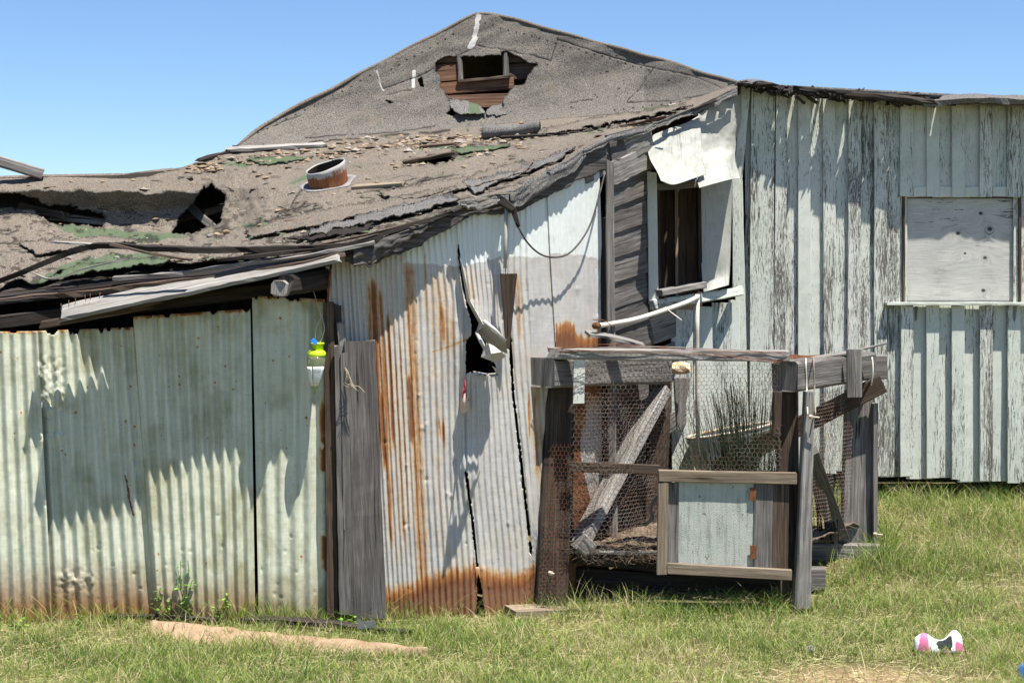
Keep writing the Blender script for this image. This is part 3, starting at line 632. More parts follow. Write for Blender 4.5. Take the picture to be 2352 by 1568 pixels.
for i, (L, R, off, lab) in enumerate(W2):
    # put both edge lists on the same y stations
    ysn = sorted(set([p[0] for p in L] + [p[0] for p in R]))
    L2 = [(y, float(np.interp(y, [p[0] for p in L], [p[1] for p in L]))) for y in ysn]; R2 = [(y, float(np.interp(y, [p[0] for p in R], [p[1] for p in R]))) for y in ysn]
    tag(corr_sheet('galvanised_sheet', L2, R2, 12.4, .0056, off=off, ytop=ytop2(L[0][1], R[0][1]), ybot=ybot2(L[-1][1], R[-1][1]), **k2), lab)
# torn flap
def lin(pts, n):
    P = [np.array(p, float) for p in pts]; out = []
    for a_, b_ in zip(P[:-1], P[1:]): out += [a_ + (b_ - a_) * k / n for k in range(n)]
    return out + [P[-1]]
def patch(name, C, mat, parent=None, n=14, solid=.0015, uvs=1., bumpy=.0, crisp=0):
    """C: rows of (x, y, Y) control points, smoothed by splines both ways"""
    fn = lin if crisp else spline
    rows = [fn([U(*p) for p in r], n) for r in C]
    cols = [fn([rows[j][i] for j in range(len(rows))], n) for i in range(len(rows[0]))]
    P = np.array(cols).transpose(1, 0, 2)
    if bumpy: P[..., 1] += bumpy * (fbm(P[..., 0] * 9, P[..., 2] * 9, 3, 5) - .5)
    if crisp: P[..., 1] += crisp * (fbm(P[..., 0] * 30, P[..., 2] * 30, 2, 5) - .5)
    uv = np.stack([P[..., 2] * uvs, P[..., 0] * uvs], -1)
    return grid(name, P, mat, parent, None, uv, None, True, solid)
def facets(name, pts, faces, mat):
    V = [U(*p) for p in pts]; return mk(name, V, faces, mat, lean, [(v.z, v.x) for v in V], None, False, .0015)
facets('torn_flap', [(1055, 590, 10.39), (1060, 600, 10.34), (1073, 692, 10.38), (1080, 690, 10.3), (1112, 748, 10.20), (1093, 766, 10.32), (1100, 742, 10.33)], [[0, 1, 3, 2], [2, 3, 4, 6], [6, 4, 5]], M['zinc'])
facets('torn_flap', [(1098, 766, 10.34), (1112, 742, 10.18), (1136, 764, 10.16), (1161, 786, 10.2), (1166, 812, 10.3), (1150, 806, 10.34), (1128, 798, 10.36)], [[0, 1, 2, 6], [2, 3, 5, 6], [3, 4, 5]], M['graysteel'])
facets('torn_flap', [(1112, 796, 10.2), (1122, 788, 10.06), (1134, 794, 10.1), (1152, 808, 10.05), (1162, 818, 10.2), (1140, 833, 10.14), (1122, 826, 10.04), (1105, 820, 10.18), (1128, 812, 9.98)], [[0, 1, 8, 7], [1, 2, 8], [2, 3, 8], [3, 4, 5, 8], [5, 6, 8], [6, 7, 8]], M['zinc'])
facets('torn_flap', [(1086, 852, 10.43), (1100, 862, 10.34), (1120, 858, 10.42), (1128, 866, 10.33), (1140, 856, 10.40), (1146, 862, 10.32), (1130, 840, 10.3), (1148, 850, 10.26)], [[0, 1, 2], [2, 3, 5, 4], [4, 5, 7, 6]], M['zinc'])
tube('torn_flap', [U(1111, 737, 10.15), U(1136, 757, 10.12), U(1161, 783, 10.17)], .014, M['zinc'], lean, n=9, r1=.011)
tube('torn_flap', [U(1095, 763, 10.28), U(1104, 782, 10.2), U(1115, 802, 10.2)], .013, M['zinc'], lean, n=9)

# rake fascia: weathered boards, then folded roofing
def ribbon(name, xa, xb, dtop, dbot, Yoff, mat, parent, n=260, m=18, jagb=8, seed=1, wav=.02, at=None, uvrot=False):
    x = np.linspace(xa, xb, n)[None, :]; t = np.linspace(0, 1, m)[:, None]
    top = yf(x) + interp(dtop, x); bot = yf(x) + interp(dbot, x) + jagb * (fbm(x * .06, x * 0, 4, seed) - .5) * 2
    yy = top + (bot - top) * t; Y = yfY(x) + interp(Yoff, x) + wav * (fbm(x * .02, t * 2.5, 3, seed + 3) - .5) - .01 * t
    xx = np.repeat(x, m, 0)
    uv = np.stack([xx / 340., yy / 340. ], -1)
    return grid(name, Ua(xx, yy, Y), mat, parent, None, uv, at and at(xx, yy), True, .008)
tag(ribbon('rake_fascia', 792, 1392, [(792, 0), (1392, -4)], [(792, 22), (830, 44), (890, 50), (960, 50), (1070, 32), (1160, 44), (1250, 56), (1340, 62), (1392, 66)], [(792, .02), (1392, .03)], M['graydark'], lean, seed=2))
tag(ribbon('roofing_hem', 1172, 1345, [(1172, -6), (1345, -4)], [(1172, 36), (1200, 42), (1290, 32), (1320, 38), (1345, 16)], [(1172, -.03), (1345, -.02)], M['roofg'], lean, seed=8, jagb=5, wav=.05), 'grey roofing folded down over the eave')
tag(ribbon('roofing_hem', 1058, 1168, [(1058, -10), (1168, -6)], [(1058, 0), (1075, 14), (1100, 24), (1168, 18)], [(1058, -.04), (1168, -.03)], M['roofg'], lean, seed=18, jagb=6, wav=.05))
tag(ribbon('roofing_hem', 1340, 1500, [(1340, -6), (1500, -6)], [(1340, 12), (1400, 10), (1440, 14), (1500, 8)], [(1340, -.03), (1500, -.02)], M['roofg'], lean, seed=28, jagb=6, wav=.06))
tag(ribbon('roofing_hem', 1500, 1693, [(1500, -6), (1693, -6)], [(1500, 10), (1560, 8), (1620, 14), (1693, 16)], [(1500, -.02), (1693, -.02)], M['roofg'], lean, seed=38, jagb=6, wav=.06))
tag(ribbon('rotten_board_end', 812, 1000, [(812, -4), (1000, 4)], [(812, 36), (850, 50), (890, 42), (930, 26), (1000, 14)], [(812, -.03), (1000, -.01)], M['graydark'], lean, seed=48, jagb=10, wav=.07))

sx_ = np.linspace(145, 1392, 200)
zs_ = np.array(U(0, 0, 1)); leak_pts = np.array([[((x - CX) / F * float(yfY(x)), Yq, ZC - (float(yf(x)) + 3 - HY) / F * float(yfY(x)) - .012 + (Yq - float(yfY(x))) * .12) for x in sx_ for Yq in [float(yfY(x)) + (dY if dY > 0 or x < 760 else -.0)]] for dY in (-.12, .5)])
grid('leak_blocker', leak_pts, M['dark'], lean, solid=.01)  # strip added under the roof edge to stop sun leaking onto the walls
# corner planks
for nm, aa, bb, m, t, lab in [
    ('corner_plank', (756, 696, 10.24, 24), (764, 1412, 10.24, 26), 'brown', .04, 'dark brown corner plank nearest the green sheets'),
    ('corner_plank', (776, 700, 10.27, 16), (782, 1000, 10.27, 18), 'brown', .03, None),
    ('corner_plank', (783, 742, 10.22, 19), (786, 812, 10.22, 17), 'silver', .02, None),
    ('corner_plank', (774, 794, 10.19, 15), (790, 1410, 10.19, 20), 'gray', .03, None),
    ('corner_plank', (790, 812, 10.17, 16), (803, 1410, 10.2, 20), 'gray', .03, None),
    ('corner_board', (826, 783, 10.20, 72), (850, 1415, 10.20, 74), 'graydark', .028, 'wide grey board closing the corner between green and rusty sheets')]:
    o = plank(nm, aa, bb, M[m], lean, t=t, jag=.012, warp=.008)
    if lab: o['label'] = lab
tube('corner_pipe', [U(762, 600, 10.24), U(757, 640, 10.22), U(752, 700, 10.24)], .008, M['rust'], lean, n=6)
# narrow post and hook
plank('corner_post', (1400, 370, 11.12, 18), (1409, 1290, 11.12, 20), M['gray'], lean, t=.05, jag=.012)
plank('corner_post', (1384, 500, 11.22, 14), (1393, 1290, 11.22, 16), M['dark'], lean, t=.04)
plank('wooden_wedge', (1167, 629, 10.36, 40), (1166, 800, 10.40, 9), M['brown'], lean, t=.02)
tube('vent_pipe', [U(1163, 478, 10.36), U(1161, 560, 10.36), U(1160, 616, 10.36)], .012, M['whitesheet'], lean, n=10)
plank('pipe_bracket', (1152, 462, 10.36, 22), (1184, 486, 10.34, 12), M['dark'], lean, t=.05, jag=.02)
plank('pipe_bracket', (1178, 480, 10.34, 14), (1190, 516, 10.34, 9), M['dark'], lean, t=.03, jag=.02)
tube('pipe_stay', [U(1161, 612, 10.37), U(1164, 700, 10.37), U(1166, 770, 10.38)], .003, M['cable'], lean)

# ================================================================== GABLED SHED (gable wall, board walls, window)
gab = empty('gabled_shed', (1.5, 13.2, .5))
tag(gab, 'tall gabled shed with tar-paper gable and peeling mint board wall', 'shed')
nx2, ny2 = 700, 170
xs = np.linspace(548, 1693, nx2)[None, :]; v = np.linspace(0, 1, ny2)[:, None]
B1 = interp(BE, xs); S1 = interp(SIL, xs); B1Y = interp(BE, xs, 2)
XX = np.repeat(xs, ny2, 0); YY = B1 + (S1 - B1) * v
# depth: base curves up into the gable, which leans back
h = (B1 - YY) / F * 13.7
GYd = B1Y + .20 * (1 - np.exp(-h / .12)) + .34 * h
GP = Ua(XX, YY, GYd)
sag = .10 * (fbm(XX * .008 + YY * .01, YY * .012, 3, 3) - .5) + .012 * (fbm(XX * .03, YY * .03, 4, 5) - .5)
GP[..., 1] += sag
SEAMS = [[(862, 158), (878, 205), (960, 178), (1060, 124), (1085, 112)], [(878, 222), (918, 212), (945, 208)], [(1092, 105), (1180, 120), (1266, 141), (1280, 92)], [(1280, 92), (1360, 118), (1500, 158)], [(1500, 158), (1470, 205), (1440, 235)], [(1310, 238), (1340, 234), (1360, 232)],
         [(600, 300), (700, 262)], [(1500, 158), (1600, 178), (1660, 205)], [(700, 318), (900, 306), (1000, 292)], [(1440, 238), (1560, 232), (1660, 210)]]
gd = np.zeros(XX.shape)
for i, c in enumerate(SEAMS):
    dd = pdist(XX + 4 * (fbm(XX * .04, YY * .04, 2, i) - .5), YY + 4 * (fbm(XX * .04, YY * .04, 2, i + 9) - .5), c)
    GP[..., 1] += .006 * np.exp(-(dd / 2.5) ** 2); gd = np.maximum(gd, np.exp(-(dd / 1.4) ** 2) * sstep(.3, .45, fbm(XX * .05, YY * .05, 3, i + 3)))
for (xa, ya, xb, yb, k) in [(1105, 52, 1500, 165, 22), (890, 165, 1050, 75, 9), (1070, 128, 1270, 150, 8), (560, 325, 860, 170, 14), (1400, 256, 1660, 226, 12), (900, 200, 1040, 140, 8)]:
    for j in range(k):
        f = (j + .5) / k; d2 = np.hypot(XX - (xa + (xb - xa) * f), (YY - (ya + (yb - ya) * f + random.uniform(-2, 2)))); gd = np.maximum(gd, 1. * (d2 < 2.3))
for j in range(60):
    px_, py_ = random.uniform(700, 1600), random.uniform(60, 300); gd = np.maximum(gd, .9 * (np.hypot((XX - px_) / random.uniform(.8, 2), YY - py_) < random.uniform(1, 2.6)))
VT = [(1001, 145), (1023, 132), (1057, 131), (1100, 131), (1152, 129), (1153, 119), (1165, 118), (1173, 124), (1198, 136), (1211, 147), (1233, 149), (1211, 174), (1204, 195), (1178, 199), (1165, 216), (1153, 232), (1157, 247), (1134, 258), (1116, 260), (1044, 244), (1026, 221), (1022, 208), (1010, 203), (1013, 174), (1000, 165)]
wx = XX + 7 * (fbm(XX * .12, YY * .12, 3, 3) - .5); wy = YY + 7 * (fbm(XX * .12, YY * .12, 3, 4) - .5)
SM = [[(960, 182), (970, 180), (972, 200), (966, 202)], [(1026, 262), (1042, 244), (1050, 262), (1034, 268)], [(885, 232), (902, 236), (895, 240)]]
kp = ~inpoly(wx, wy, VT)
for s_ in SM: kp &= ~inpoly(wx, wy, s_)
gd = np.maximum(gd, .8 * np.exp(-(pdist(wx, wy, VT + VT[:1]) / 2.5) ** 2))
wh = .75 * (pdist(wx, wy, [(1100, 36), (1095, 60), (1090, 92), (1080, 108)]) < 6) + .75 * (pdist(XX, YY, [(951, 165), (949, 200)]) < 4) + .6 * (pdist(XX, YY, [(866, 165), (876, 200), (880, 208)]) < 2.5) + .5 * (pdist(wx, wy, [(1395, 88), (1430, 100), (1470, 118)]) < 4) + .6 * (pdist(wx, wy, [(1528, 246), (1560, 242)]) < 3)
gg = .6 * inpoly(wx, wy, [(1460, 252), (1540, 240), (1520, 252)])
o = grid('gable', GP, M['rooft'], gab, kp, attrs={'dark': gd, 'white': wh, 'green': gg}, solid=.012)
o['label'] = 'gable covered in tan-grey mineral roofing with a ragged hole'
def gY(x, y):
    b = float(interp(BE, x)); hh = (b - y) / F * 13.7
    return float(interp(BE, x, 2)) + .20 * (1 - math.exp(-max(hh, 0) / .12)) + .34 * hh
# roof planes behind the gable + rake edge roll
rp = []
for x in np.linspace(548, 1693, 60):
    y = float(interp(SIL, x)); p = np.array(U(x, y, gY(x, y))); rp.append(p)
rp = np.array(rp)
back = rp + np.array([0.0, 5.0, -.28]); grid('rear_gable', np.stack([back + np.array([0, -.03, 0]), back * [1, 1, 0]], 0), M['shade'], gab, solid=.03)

R2 = np.stack([rp + np.array([0, .0, -.004]), rp * .75 + back * .25, back], 0)
grid('gable_roof', R2, M['roof'], gab, solid=.03)
V = []; rr_ = []
for i, p in enumerate(rp): rr_.append(p + np.array([0, .0, .004 * math.sin(i)]))
tube('rake_roll', rr_, .018, M['roof'], gab, n=8)
# sheathing boards behind the ragged hole with the vent opening
def gplane(x, y, off): return U(x, y, gY(x, y) + off)
a = Acc()
for (x0, y0, x1, y1, w) in [(985, 238, 1250, 228, 34), (985, 208, 1180, 192, 30), (1180, 210, 1260, 200, 26)]:
    a.beam(gplane(x0, y0, .07), gplane(x1, y1, .07), w / F * 13.8, .03, wd=(0, .3, 1))
for (x0, y0, x1, y1, w) in [(985, 172, 1056, 166, 44), (985, 130, 1056, 126, 40)]:
    a.beam(gplane(x0, y0, .075), gplane(x1, y1, .075), w / F * 13.8, .03, wd=(0, .3, 1))
a.make('sheathing_board', M['red'], gab)
a = Acc()
for (x0, y0, x1, y1, w) in [(1166, 168, 1260, 160, 40), (1166, 128, 1260, 124, 40)]:
    a.beam(gplane(x0, y0, .11), gplane(x1, y1, .11), w / F * 13.8, .03, wd=(0, .3, 1))
a.make('sheathing_board', M['brown'], gab)
vent = empty('vent_opening', gplane(1108, 158, .03)); vent.parent = gab; vent.matrix_parent_inverse = gab.matrix_basis.inverted()
for nm, p0, p1, w in [('frame_side', (1054, 126), (1057, 188), .045), ('frame_side', (1162, 122), (1165, 182), .05)]:
    beam(nm, gplane(*p0, .03), gplane(*p1, .03), w, .04, M['graydark'], None, jag=.02, warp=.02, cham=.3).parent = vent
for ch in list(scene.objects):
    if ch.parent == vent: ch.matrix_parent_inverse = (gab.matrix_basis @ vent.matrix_parent_inverse @ vent.matrix_basis).inverted() if False else vent.matrix_basis.inverted()
beam('frame_sill', gplane(1050, 187, .02), gplane(1172, 178, .02), .025, .06, M['brown'], vent, warp=.015, jag=.02)
def ragged(name, poly, Yf_, mat, parent, green=None, amp=.03, seed=0, curl=0., res=1.2, rough=8):
    px_ = [p[0] for p in poly]; py_ = [p[1] for p in poly]
    xx, yy = np.meshgrid(np.arange(min(px_) - 8, max(px_) + 8, res), np.arange(min(py_) - 8, max(py_) + 8, res))
    ax_ = xx + rough * (fbm(xx * .12, yy * .12, 4, seed) - .5) * 2; ay_ = yy + rough * (fbm(xx * .12, yy * .12, 4, seed + 3) - .5) * 2
    YQ = np.vectorize(Yf_)(xx, yy) + amp * (fbm(xx * .05, yy * .05, 4, seed + 6) - .5) * 2 - curl * sstep(.3, 1., (yy - min(py_)) / (max(py_) - min(py_)))
    return grid(name, Ua(xx, yy, YQ), mat, parent, inpoly(ax_, ay_, poly), None, {'green': green(xx, yy) * 1. if green else xx * 0, 'dark': .9 * np.exp(-(pdist(ax_, ay_, poly + poly[:1]) / 1.6) ** 2)}, True, .008)
ragged('torn_roofing', [(1022, 214), (1036, 226), (1062, 230), (1080, 234), (1098, 240), (1112, 252), (1118, 262), (1090, 264), (1050, 264), (1032, 245)], lambda x, y: gY(x, y) + .03 - .004 * max(y - 232, 0), M['roofg'], gab, lambda x, y: .8 * inpoly(x, y, [(1076, 228), (1094, 228), (1106, 262), (1080, 262)]), amp=.04, seed=4, rough=5)
ragged('torn_roofing', [(1114, 254), (1130, 242), (1156, 236), (1168, 224), (1182, 198), (1210, 194), (1222, 206), (1200, 240), (1160, 266), (1118, 266)], lambda x, y: gY(x, y) + .02 - .002 * max(y - 240, 0), M['roofg'], gab, None, amp=.04, seed=14, rough=5)
# torn grey flaps below the opening

# --- board-and-batten wall on the right
def wtop(x): return interp([(1690, 196), (1760, 205), (1850, 215), (2000, 225), (2200, 236), (2352, 240), (2700, 246)], x)
def wbot(x): return interp([(1690, 1075), (1900, 1084), (2036, 1090), (2060, 1092), (2352, 1108), (2700, 1118)], x)
YW3 = 13.0
OP = (2077, 2339, 452, 693)
BAT = [(1748, 56, .3), (1788, 24, .8), (1846, 28.5, .1), (1904, 28.5, .45), (1962, 29, .6), (2021, 29, .55), (2082, 29, .25), (2142, 29, .05), (2200, 29, .3), (2264, 29, .7), (2327, 29, .6), (2388, 29, .3), (2448, 29, .3), (2508, 29, .3), (2570, 29, .3)]
wall = Acc()
def vboard(acc, xc, w, y0, y1, Y, t, peel, slant=0., rnd=None):
    acc.beam(U(xc, y0, Y), U(xc + slant, y1, Y), w / F * Y, t, peel=peel, rnd=rnd, jag=.008, warp=.005, cham=.06)
edges = [1712] + [b[0] for b in BAT]
pe_b = [.4, .7, .5, .35, .4, .65, .55, .2, .5, .2, .25, .5, .3, .3, .3, .3]
for i in range(len(edges) - 1):
    x0, x1 = edges[i], edges[i + 1]; xc = (x0 + x1) / 2; w = x1 - x0 + 1
    jit = random.uniform(-.004, .004)
    if xc < 2075 or xc > 2345: vboard(wall, xc, w, wtop(xc) + 4, wbot(xc) + random.uniform(-6, 4), YW3 + jit, .02, pe_b[i])
    else:
        vboard(wall, xc, w, wtop(xc) + 4, 452, YW3 + jit, .02, pe_b[i] * .6)
        vboard(wall, xc, w, 700, wbot(xc) + random.uniform(-6, 4), YW3 + jit, .02, pe_b[i])
wo = wall.make('board_cladding', M['paint'], gab)
for i, (xc, w, pe) in enumerate(BAT):
    a = Acc(); Yb_ = YW3 - .032 + random.uniform(-.003, .003); sl = random.uniform(-2, 2)
    if i == 0:
        vboard(a, 1752, 54, 200, wbot(xc), YW3 - .05, .022, .55, -4)
    elif i == 1: vboard(a, 1796, 26, 208, wbot(xc) + 2, YW3 - .05, .022, .75, -8)
    elif 2076 < xc < 2340:
        vboard(a, xc, w, wtop(xc) + 2, 452, Yb_, .032, pe * .8, 0)
    else: vboard(a, xc, w, wtop(xc) + 2, wbot(xc) + (12 if i == 9 else random.uniform(-5, 6)), Yb_, .032, pe, sl)
    a.make('batten', M['paint'], gab)
    if 2076 < xc < 2340:
        a = Acc(); vboard(a, xc, w, 702, wbot(xc) + random.choice([0, 3, 14]), Yb_ - .012, .032, pe, 0); a.make('batten', M['paint'], gab)
# corner trim, leaning
plank('corner_trim', (1712, 200, 12.93, 22), (1694, 420, 12.93, 20), M['paint'], gab, t=.03)
plank('corner_trim', (1694, 415, 12.93, 22), (1708, 1078, 12.93, 26), M['paint'], gab, t=.03)
# lintel blocks, plywood shutter, sill
for x0, x1 in [(2097, 2127), (2157, 2185), (2215, 2249), (2279, 2312)]:
    a = Acc(); a.beam(U(x0, 440, 12.985), U(x1, 440, 12.985), 23 / F * 13, .03, wd=(0, 0, 1), peel=-.3, jag=.002)
    a.make('lintel_block', M['paint'], gab)
sh = empty('boarded_window', U(2208, 693, 12.98)); sh.parent = gab; sh.matrix_parent_inverse = gab.matrix_basis.inverted()
def plywood():
    T = NT('grey_plywood_with_knots'); uv = T.n("ShaderNodeUVMap", uv_map="UVMap").outputs[0]
    kn = [(2252, 490, 1.), (2273, 526, 1.35), (2200, 536, 1.1), (2216, 582, .7), (2262, 592, 1.0), (2258, 667, 1.05)]
    sx = T.n("ShaderNodeSeparateXYZ", {0: uv}); h = None; core = None; wsum = None
    for (kx, ky, s) in kn:
        ku, kv = (kx - 2077) / 277., (ky - 452) / 277.
        dx = T.math('SUBTRACT', sx.outputs[0], ku); dy = T.math('MULTIPLY', T.math('SUBTRACT', sx.outputs[1], kv), 1.25)
        d2 = T.math('ADD', T.math('MULTIPLY', dx, dx), T.math('MULTIPLY', dy, dy)); d = T.math('SQRT', d2)
        infl = T.math('EXPONENT', T.math('MULTIPLY', d, -16. / s)); c_ = T.mr(d, .010 * s, .022 * s, 1, 0)
        h = infl if h is None else T.math('ADD', h, infl); core = c_ if core is None else T.math('MAXIMUM', core, c_)
    w = T.math('ADD', T.math('MULTIPLY', sx.outputs[1], 26.), T.math('MULTIPLY', T.math('MULTIPLY', h, h), 5.))
    w = T.math('ADD', w, T.math('MULTIPLY', T.noise(T.m3(uv, sc=(1.2, 3, 1)), 1, 3, .5), 3.))
    ring = T.math('SINE', T.math('MULTIPLY', w, 6.28 * .9))
    gr = T.noise(T.n("ShaderNodeCombineXYZ", {0: T.math('MULTIPLY', sx.outputs[0], 5.), 1: T.math('MULTIPLY', w, 9.)}).outputs[0], 1, 6, .7)
    c = T.mix(T.mr(gr, .36, .64), (.33, .325, .295), (.57, .56, .52))
    c = T.mix(T.math('MULTIPLY', T.mr(ring, .5, 1.), T.math('MULTIPLY', T.math('MULTIPLY', h, h), .55, 0, True)), c, (.17, .16, .155))
    c = T.mix(T.mr(T.noise(uv, 5, 6, .7), .5, .75, 0, .5), c, (.22, .21, .2))
    fl = T.mr(T.noise(T.n("ShaderNodeCombineXYZ", {0: T.math('MULTIPLY', sx.outputs[0], 4.), 1: T.math('MULTIPLY', w, 1.1), 2: 3.}).outputs[0], 1, 7, .72), .585, .61)
    top = T.mr(sx.outputs[1], .5, .1)
    c = T.mix(T.math('MULTIPLY', fl, T.math('MULTIPLY_ADD', top, .75, .2, True)), c, (.055, .045, .042))
    c = T.mix(core, c, (.045, .035, .033))
    return T.fin(c, .75, T.bump(gr, .3, .003))
pl = np.linspace(0, 1, 40)
XXp, YYp = np.meshgrid(2079 + 258 * pl, 455 + 240 * pl)
o = grid('plywood_panel', Ua(XXp, YYp, 13.02 + .01 * fbm(XXp * .02, YYp * .02, 2)), plywood(), sh, uv=np.stack([(XXp - 2077) / 277, (YYp - 452) / 277], -1), solid=.012)
for nm, p0, p1, w, t, m in [('window_frame', (2074, 452, 12.99), (2074, 694, 12.99), .022, .05, 'brown'), ('window_frame', (2341, 452, 12.99), (2341, 694, 12.99), .022, .05, 'brown')]:
    beam(nm, U(*p0), U(*p1), w, t, M[m], sh)
o = beam('window_sill', U(2034, 697, 12.93), U(2420, 697, 12.93), .025, .10, M['paint'], sh, wd=(0, 0, 1))
for x, y in ((2105, 712), (2332, 712)):
    plank('hook', (x, y - 8, 12.93, 8), (x - 2, y + 24, 12.93, 3), M['gray'], gab, t=.01)
o = mk('pipe_knockout', *(lambda c, r: ([tuple(c)] + [tuple(c + Vector((math.cos(a_ / 12 * 6.283) * r, -.002, math.sin(a_ / 12 * 6.283) * r))) for a_ in range(12)], [[0, i + 1, (i + 1) % 12 + 1] for i in range(12)]))(U(2200, 1093, 12.955), .018), M['black'], gab, solid=.01)

# --- window wall in the angle: grey lap siding, window, pale panels
o_s = Acc()
ys0 = [330, 372, 430, 492, 548, 604, 662, 716, 772, 830, 892, 950, 1010, 1070, 1130, 1190]
for i, y in enumerate(ys0):
    x0, x1 = 1398, 1494
    o_s.beam(U(x0, y + 14, 11.34 - .0), U(x1, y - 16 + random.uniform(-4, 4), 12.10), .215, .03, wd=(0, .2, 1), peel=0, warp=.006, jag=.01)
o_s.make('lap_siding', M['graydark'], gab)
for p0, p1 in [((1340, 392, 11.02), (1494, 318, 12.0)), ((1400, 396, 11.28), (1494, 362, 12.0))]:
    beam('gable_board', U(*p0), U(*p1), .17, .025, M['gray'], gab, wd=(0, .1, 1), warp=.02)
o_s = Acc()
for xc, w, y0, y1, pe in [(1566, 50, 712, 1130, .3), (1614, 44, 704, 1120, .1), (1658, 46, 696, 1110, .5), (1686, 26, 690, 1100, .2)]:
    Yc = float(Yw(xc)); o_s.beam(U(xc, y0, Yc), U(xc + 3, y1, Yc), w / F * Yc, .02, peel=pe, jag=.01)
o_s.make('lower_cladding', M['paintlow'], gab)
beam('skirt_board', U(1480, 760, 12.02), U(1552, 735, 12.4), .25, .02, M['gray'], gab, wd=(0, 0, 1)); beam('skirt_board', U(1480, 850, 12.0), U(1552, 820, 12.4), .25, .02, M['gray'], gab, wd=(0, 0, 1))
beam('skirt_board', U(1478, 1010, 12.0), U(1600, 935, 12.5), .14, .02, M['gray'], gab, wd=(0, 0, 1))
win = empty('window', U(1555, 690, 12.3)); win.parent = gab; win.matrix_parent_inverse = gab.matrix_basis.inverted()
def wb(nm, p0, p1, w, t, m, **k): return beam(nm, U(*p0), U(*p1), w, t, M[m], win, **k)
wb('window_trim', (1497, 396, 12.0), (1501, 698, 12.0), .075, .03, 'paint', peel=-.2)
wb('window_jamb', (1510, 420, 12.08), (1513, 664, 12.08), .02, .08, 'brown')
wb('window_jamb', (1604, 420, 12.46), (1608, 668, 12.46), .03, .10, 'dark')
wb('window_head', (1500, 432, 12.02), (1608, 420, 12.42), .06, .04, 'gray', wd=(0, 0, 1))
wb('window_sill', (1508, 672, 11.98), (1610, 654, 12.36), .05, .12, 'gray', wd=(0, 0, 1), warp=.01)
wb('window_sill', (1500, 702, 11.96), (1702, 666, 12.78), .075, .05, 'paint', wd=(0, .3, 1), warp=.015, peel=.5)
wb('inner_board', (1530, 400, 12.75), (1534, 700, 12.75), .20, .02, 'brown')
wb('inner_board', (1577, 400, 12.66), (1580, 690, 12.66), .16, .03, 'brown')
wb('inner_board', (1553, 400, 12.60), (1554, 690, 12.60), .025, .05, 'tan')
o = patch('shutter_panel', [[(1606, 414, 12.42), (1640, 412, 12.55), (1682, 410, 12.70)], [(1608, 500, 12.44), (1642, 500, 12.56), (1680, 500, 12.74)], [(1610, 590, 12.42), (1644, 586, 12.55), (1678, 580, 12.7)], [(1613, 640, 12.36), (1645, 635, 12.56), (1676, 628, 12.66)], [(1616, 672, 12.36), (1645, 663, 12.44), (1674, 655, 12.58)]], M['whitesheet'], win, solid=.002)
wb('window_trim', (1690, 405, 12.78), (1690, 660, 12.80), .06, .03, 'paint', peel=.3)
# hanging white sheet metal above the window
o = patch('hanging_sheet', [[(1482, 318, 12.01), (1530, 298, 12.20), (1580, 280, 12.40), (1606, 265, 12.50)], [(1486, 340, 11.95), (1532, 325, 12.13), (1582, 310, 12.31), (1610, 300, 12.43)], [(1494, 368, 11.86), (1534, 358, 12.04), (1585, 346, 12.20), (1612, 342, 12.32)],
                     [(1508, 392, 11.74), (1538, 392, 11.90), (1586, 382, 12.04), (1616, 376, 12.16)], [(1518, 416, 11.58), (1546, 424, 11.68), (1588, 412, 11.84), (1622, 400, 12.02)]], M['whitesheet'], gab, solid=.002, bumpy=.05)
o['label'] = 'white peeling metal sheet curling out over the window'
o = patch('hanging_sheet', [[(1604, 262, 12.51), (1640, 240, 12.65), (1676, 226, 12.77), (1702, 214, 12.91)], [(1608, 310, 12.46), (1642, 290, 12.62), (1678, 286, 12.74), (1702, 270, 12.88)], [(1612, 350, 12.39), (1642, 340, 12.57), (1674, 340, 12.69), (1690, 330, 12.81)],
                     [(1612, 378, 12.19), (1640, 362, 12.39), (1672, 362, 12.49), (1690, 372, 12.69)], [(1602, 410, 12.00), (1630, 400, 12.15), (1668, 388, 12.25), (1698, 398, 12.45)], [(1606, 432, 11.88), (1634, 424, 12.02), (1672, 414, 12.12), (1700, 410, 12.32)]], M['whitesheet'], gab, solid=.002, bumpy=.05)
o['label'] = 'pale metal sheet with its lower edge bent outward'

# --- low roof of the right wing: torn tar paper overhang with slits
xr = np.linspace(1700, 2700, 900)[None, :]; tv = np.linspace(0, 1, 40)[:, None]
fy = interp([(1700, 196), (1790, 208), (1845, 214), (2000, 228), (2110, 240), (2200, 243), (2352, 244), (2700, 250)], xr) - 4
XR = np.repeat(xr, 40, 0)
Yr = 12.80 + .30 * tv + 0 * xr
zf = ZC - (fy - HY) / F * 12.80
PR = np.stack([(XR - CX) / F * 12.95, np.repeat(Yr, 1, 0) + 0 * XR, zf + .0 * tv + .03 * tv + .02 * (fbm(XR * .02, tv * 3, 3, 6) - .5)], -1)
ed = .12 * (fbm(XR * .035, XR * 0, 4, 14)) * 1.6 - .05
kp = (tv + 0 * XR) > ed * np.where(XR < 2110, 1.6, .4)
for (sx_, w_, lo, hi) in [(1832, 3, .05, .8), (1898, 5.0, .0, .85), (1884, 2.2, .1, .7), (1962, 3.4, .0, .8), (1795, 4, .0, .7), (1752, 6, .1, .9), (1775, 5, .0, .8), (1730, 5, .0, .7), (2155, 1.4, .3, .6)]:
    kp &= ~((np.abs(XR + 8 * tv - sx_) < w_ * (.7 + .6 * fbm(XR * .1, tv * 4, 2, 1))) & (tv > lo) & (tv < hi))
ov = grid('roof_overhang', PR, M['roofg'], gab, kp, attrs={'dark': .8 * (XR < 2115) * fbm(XR * .05, tv * 9, 3, 2) * 1.3}, solid=.02)
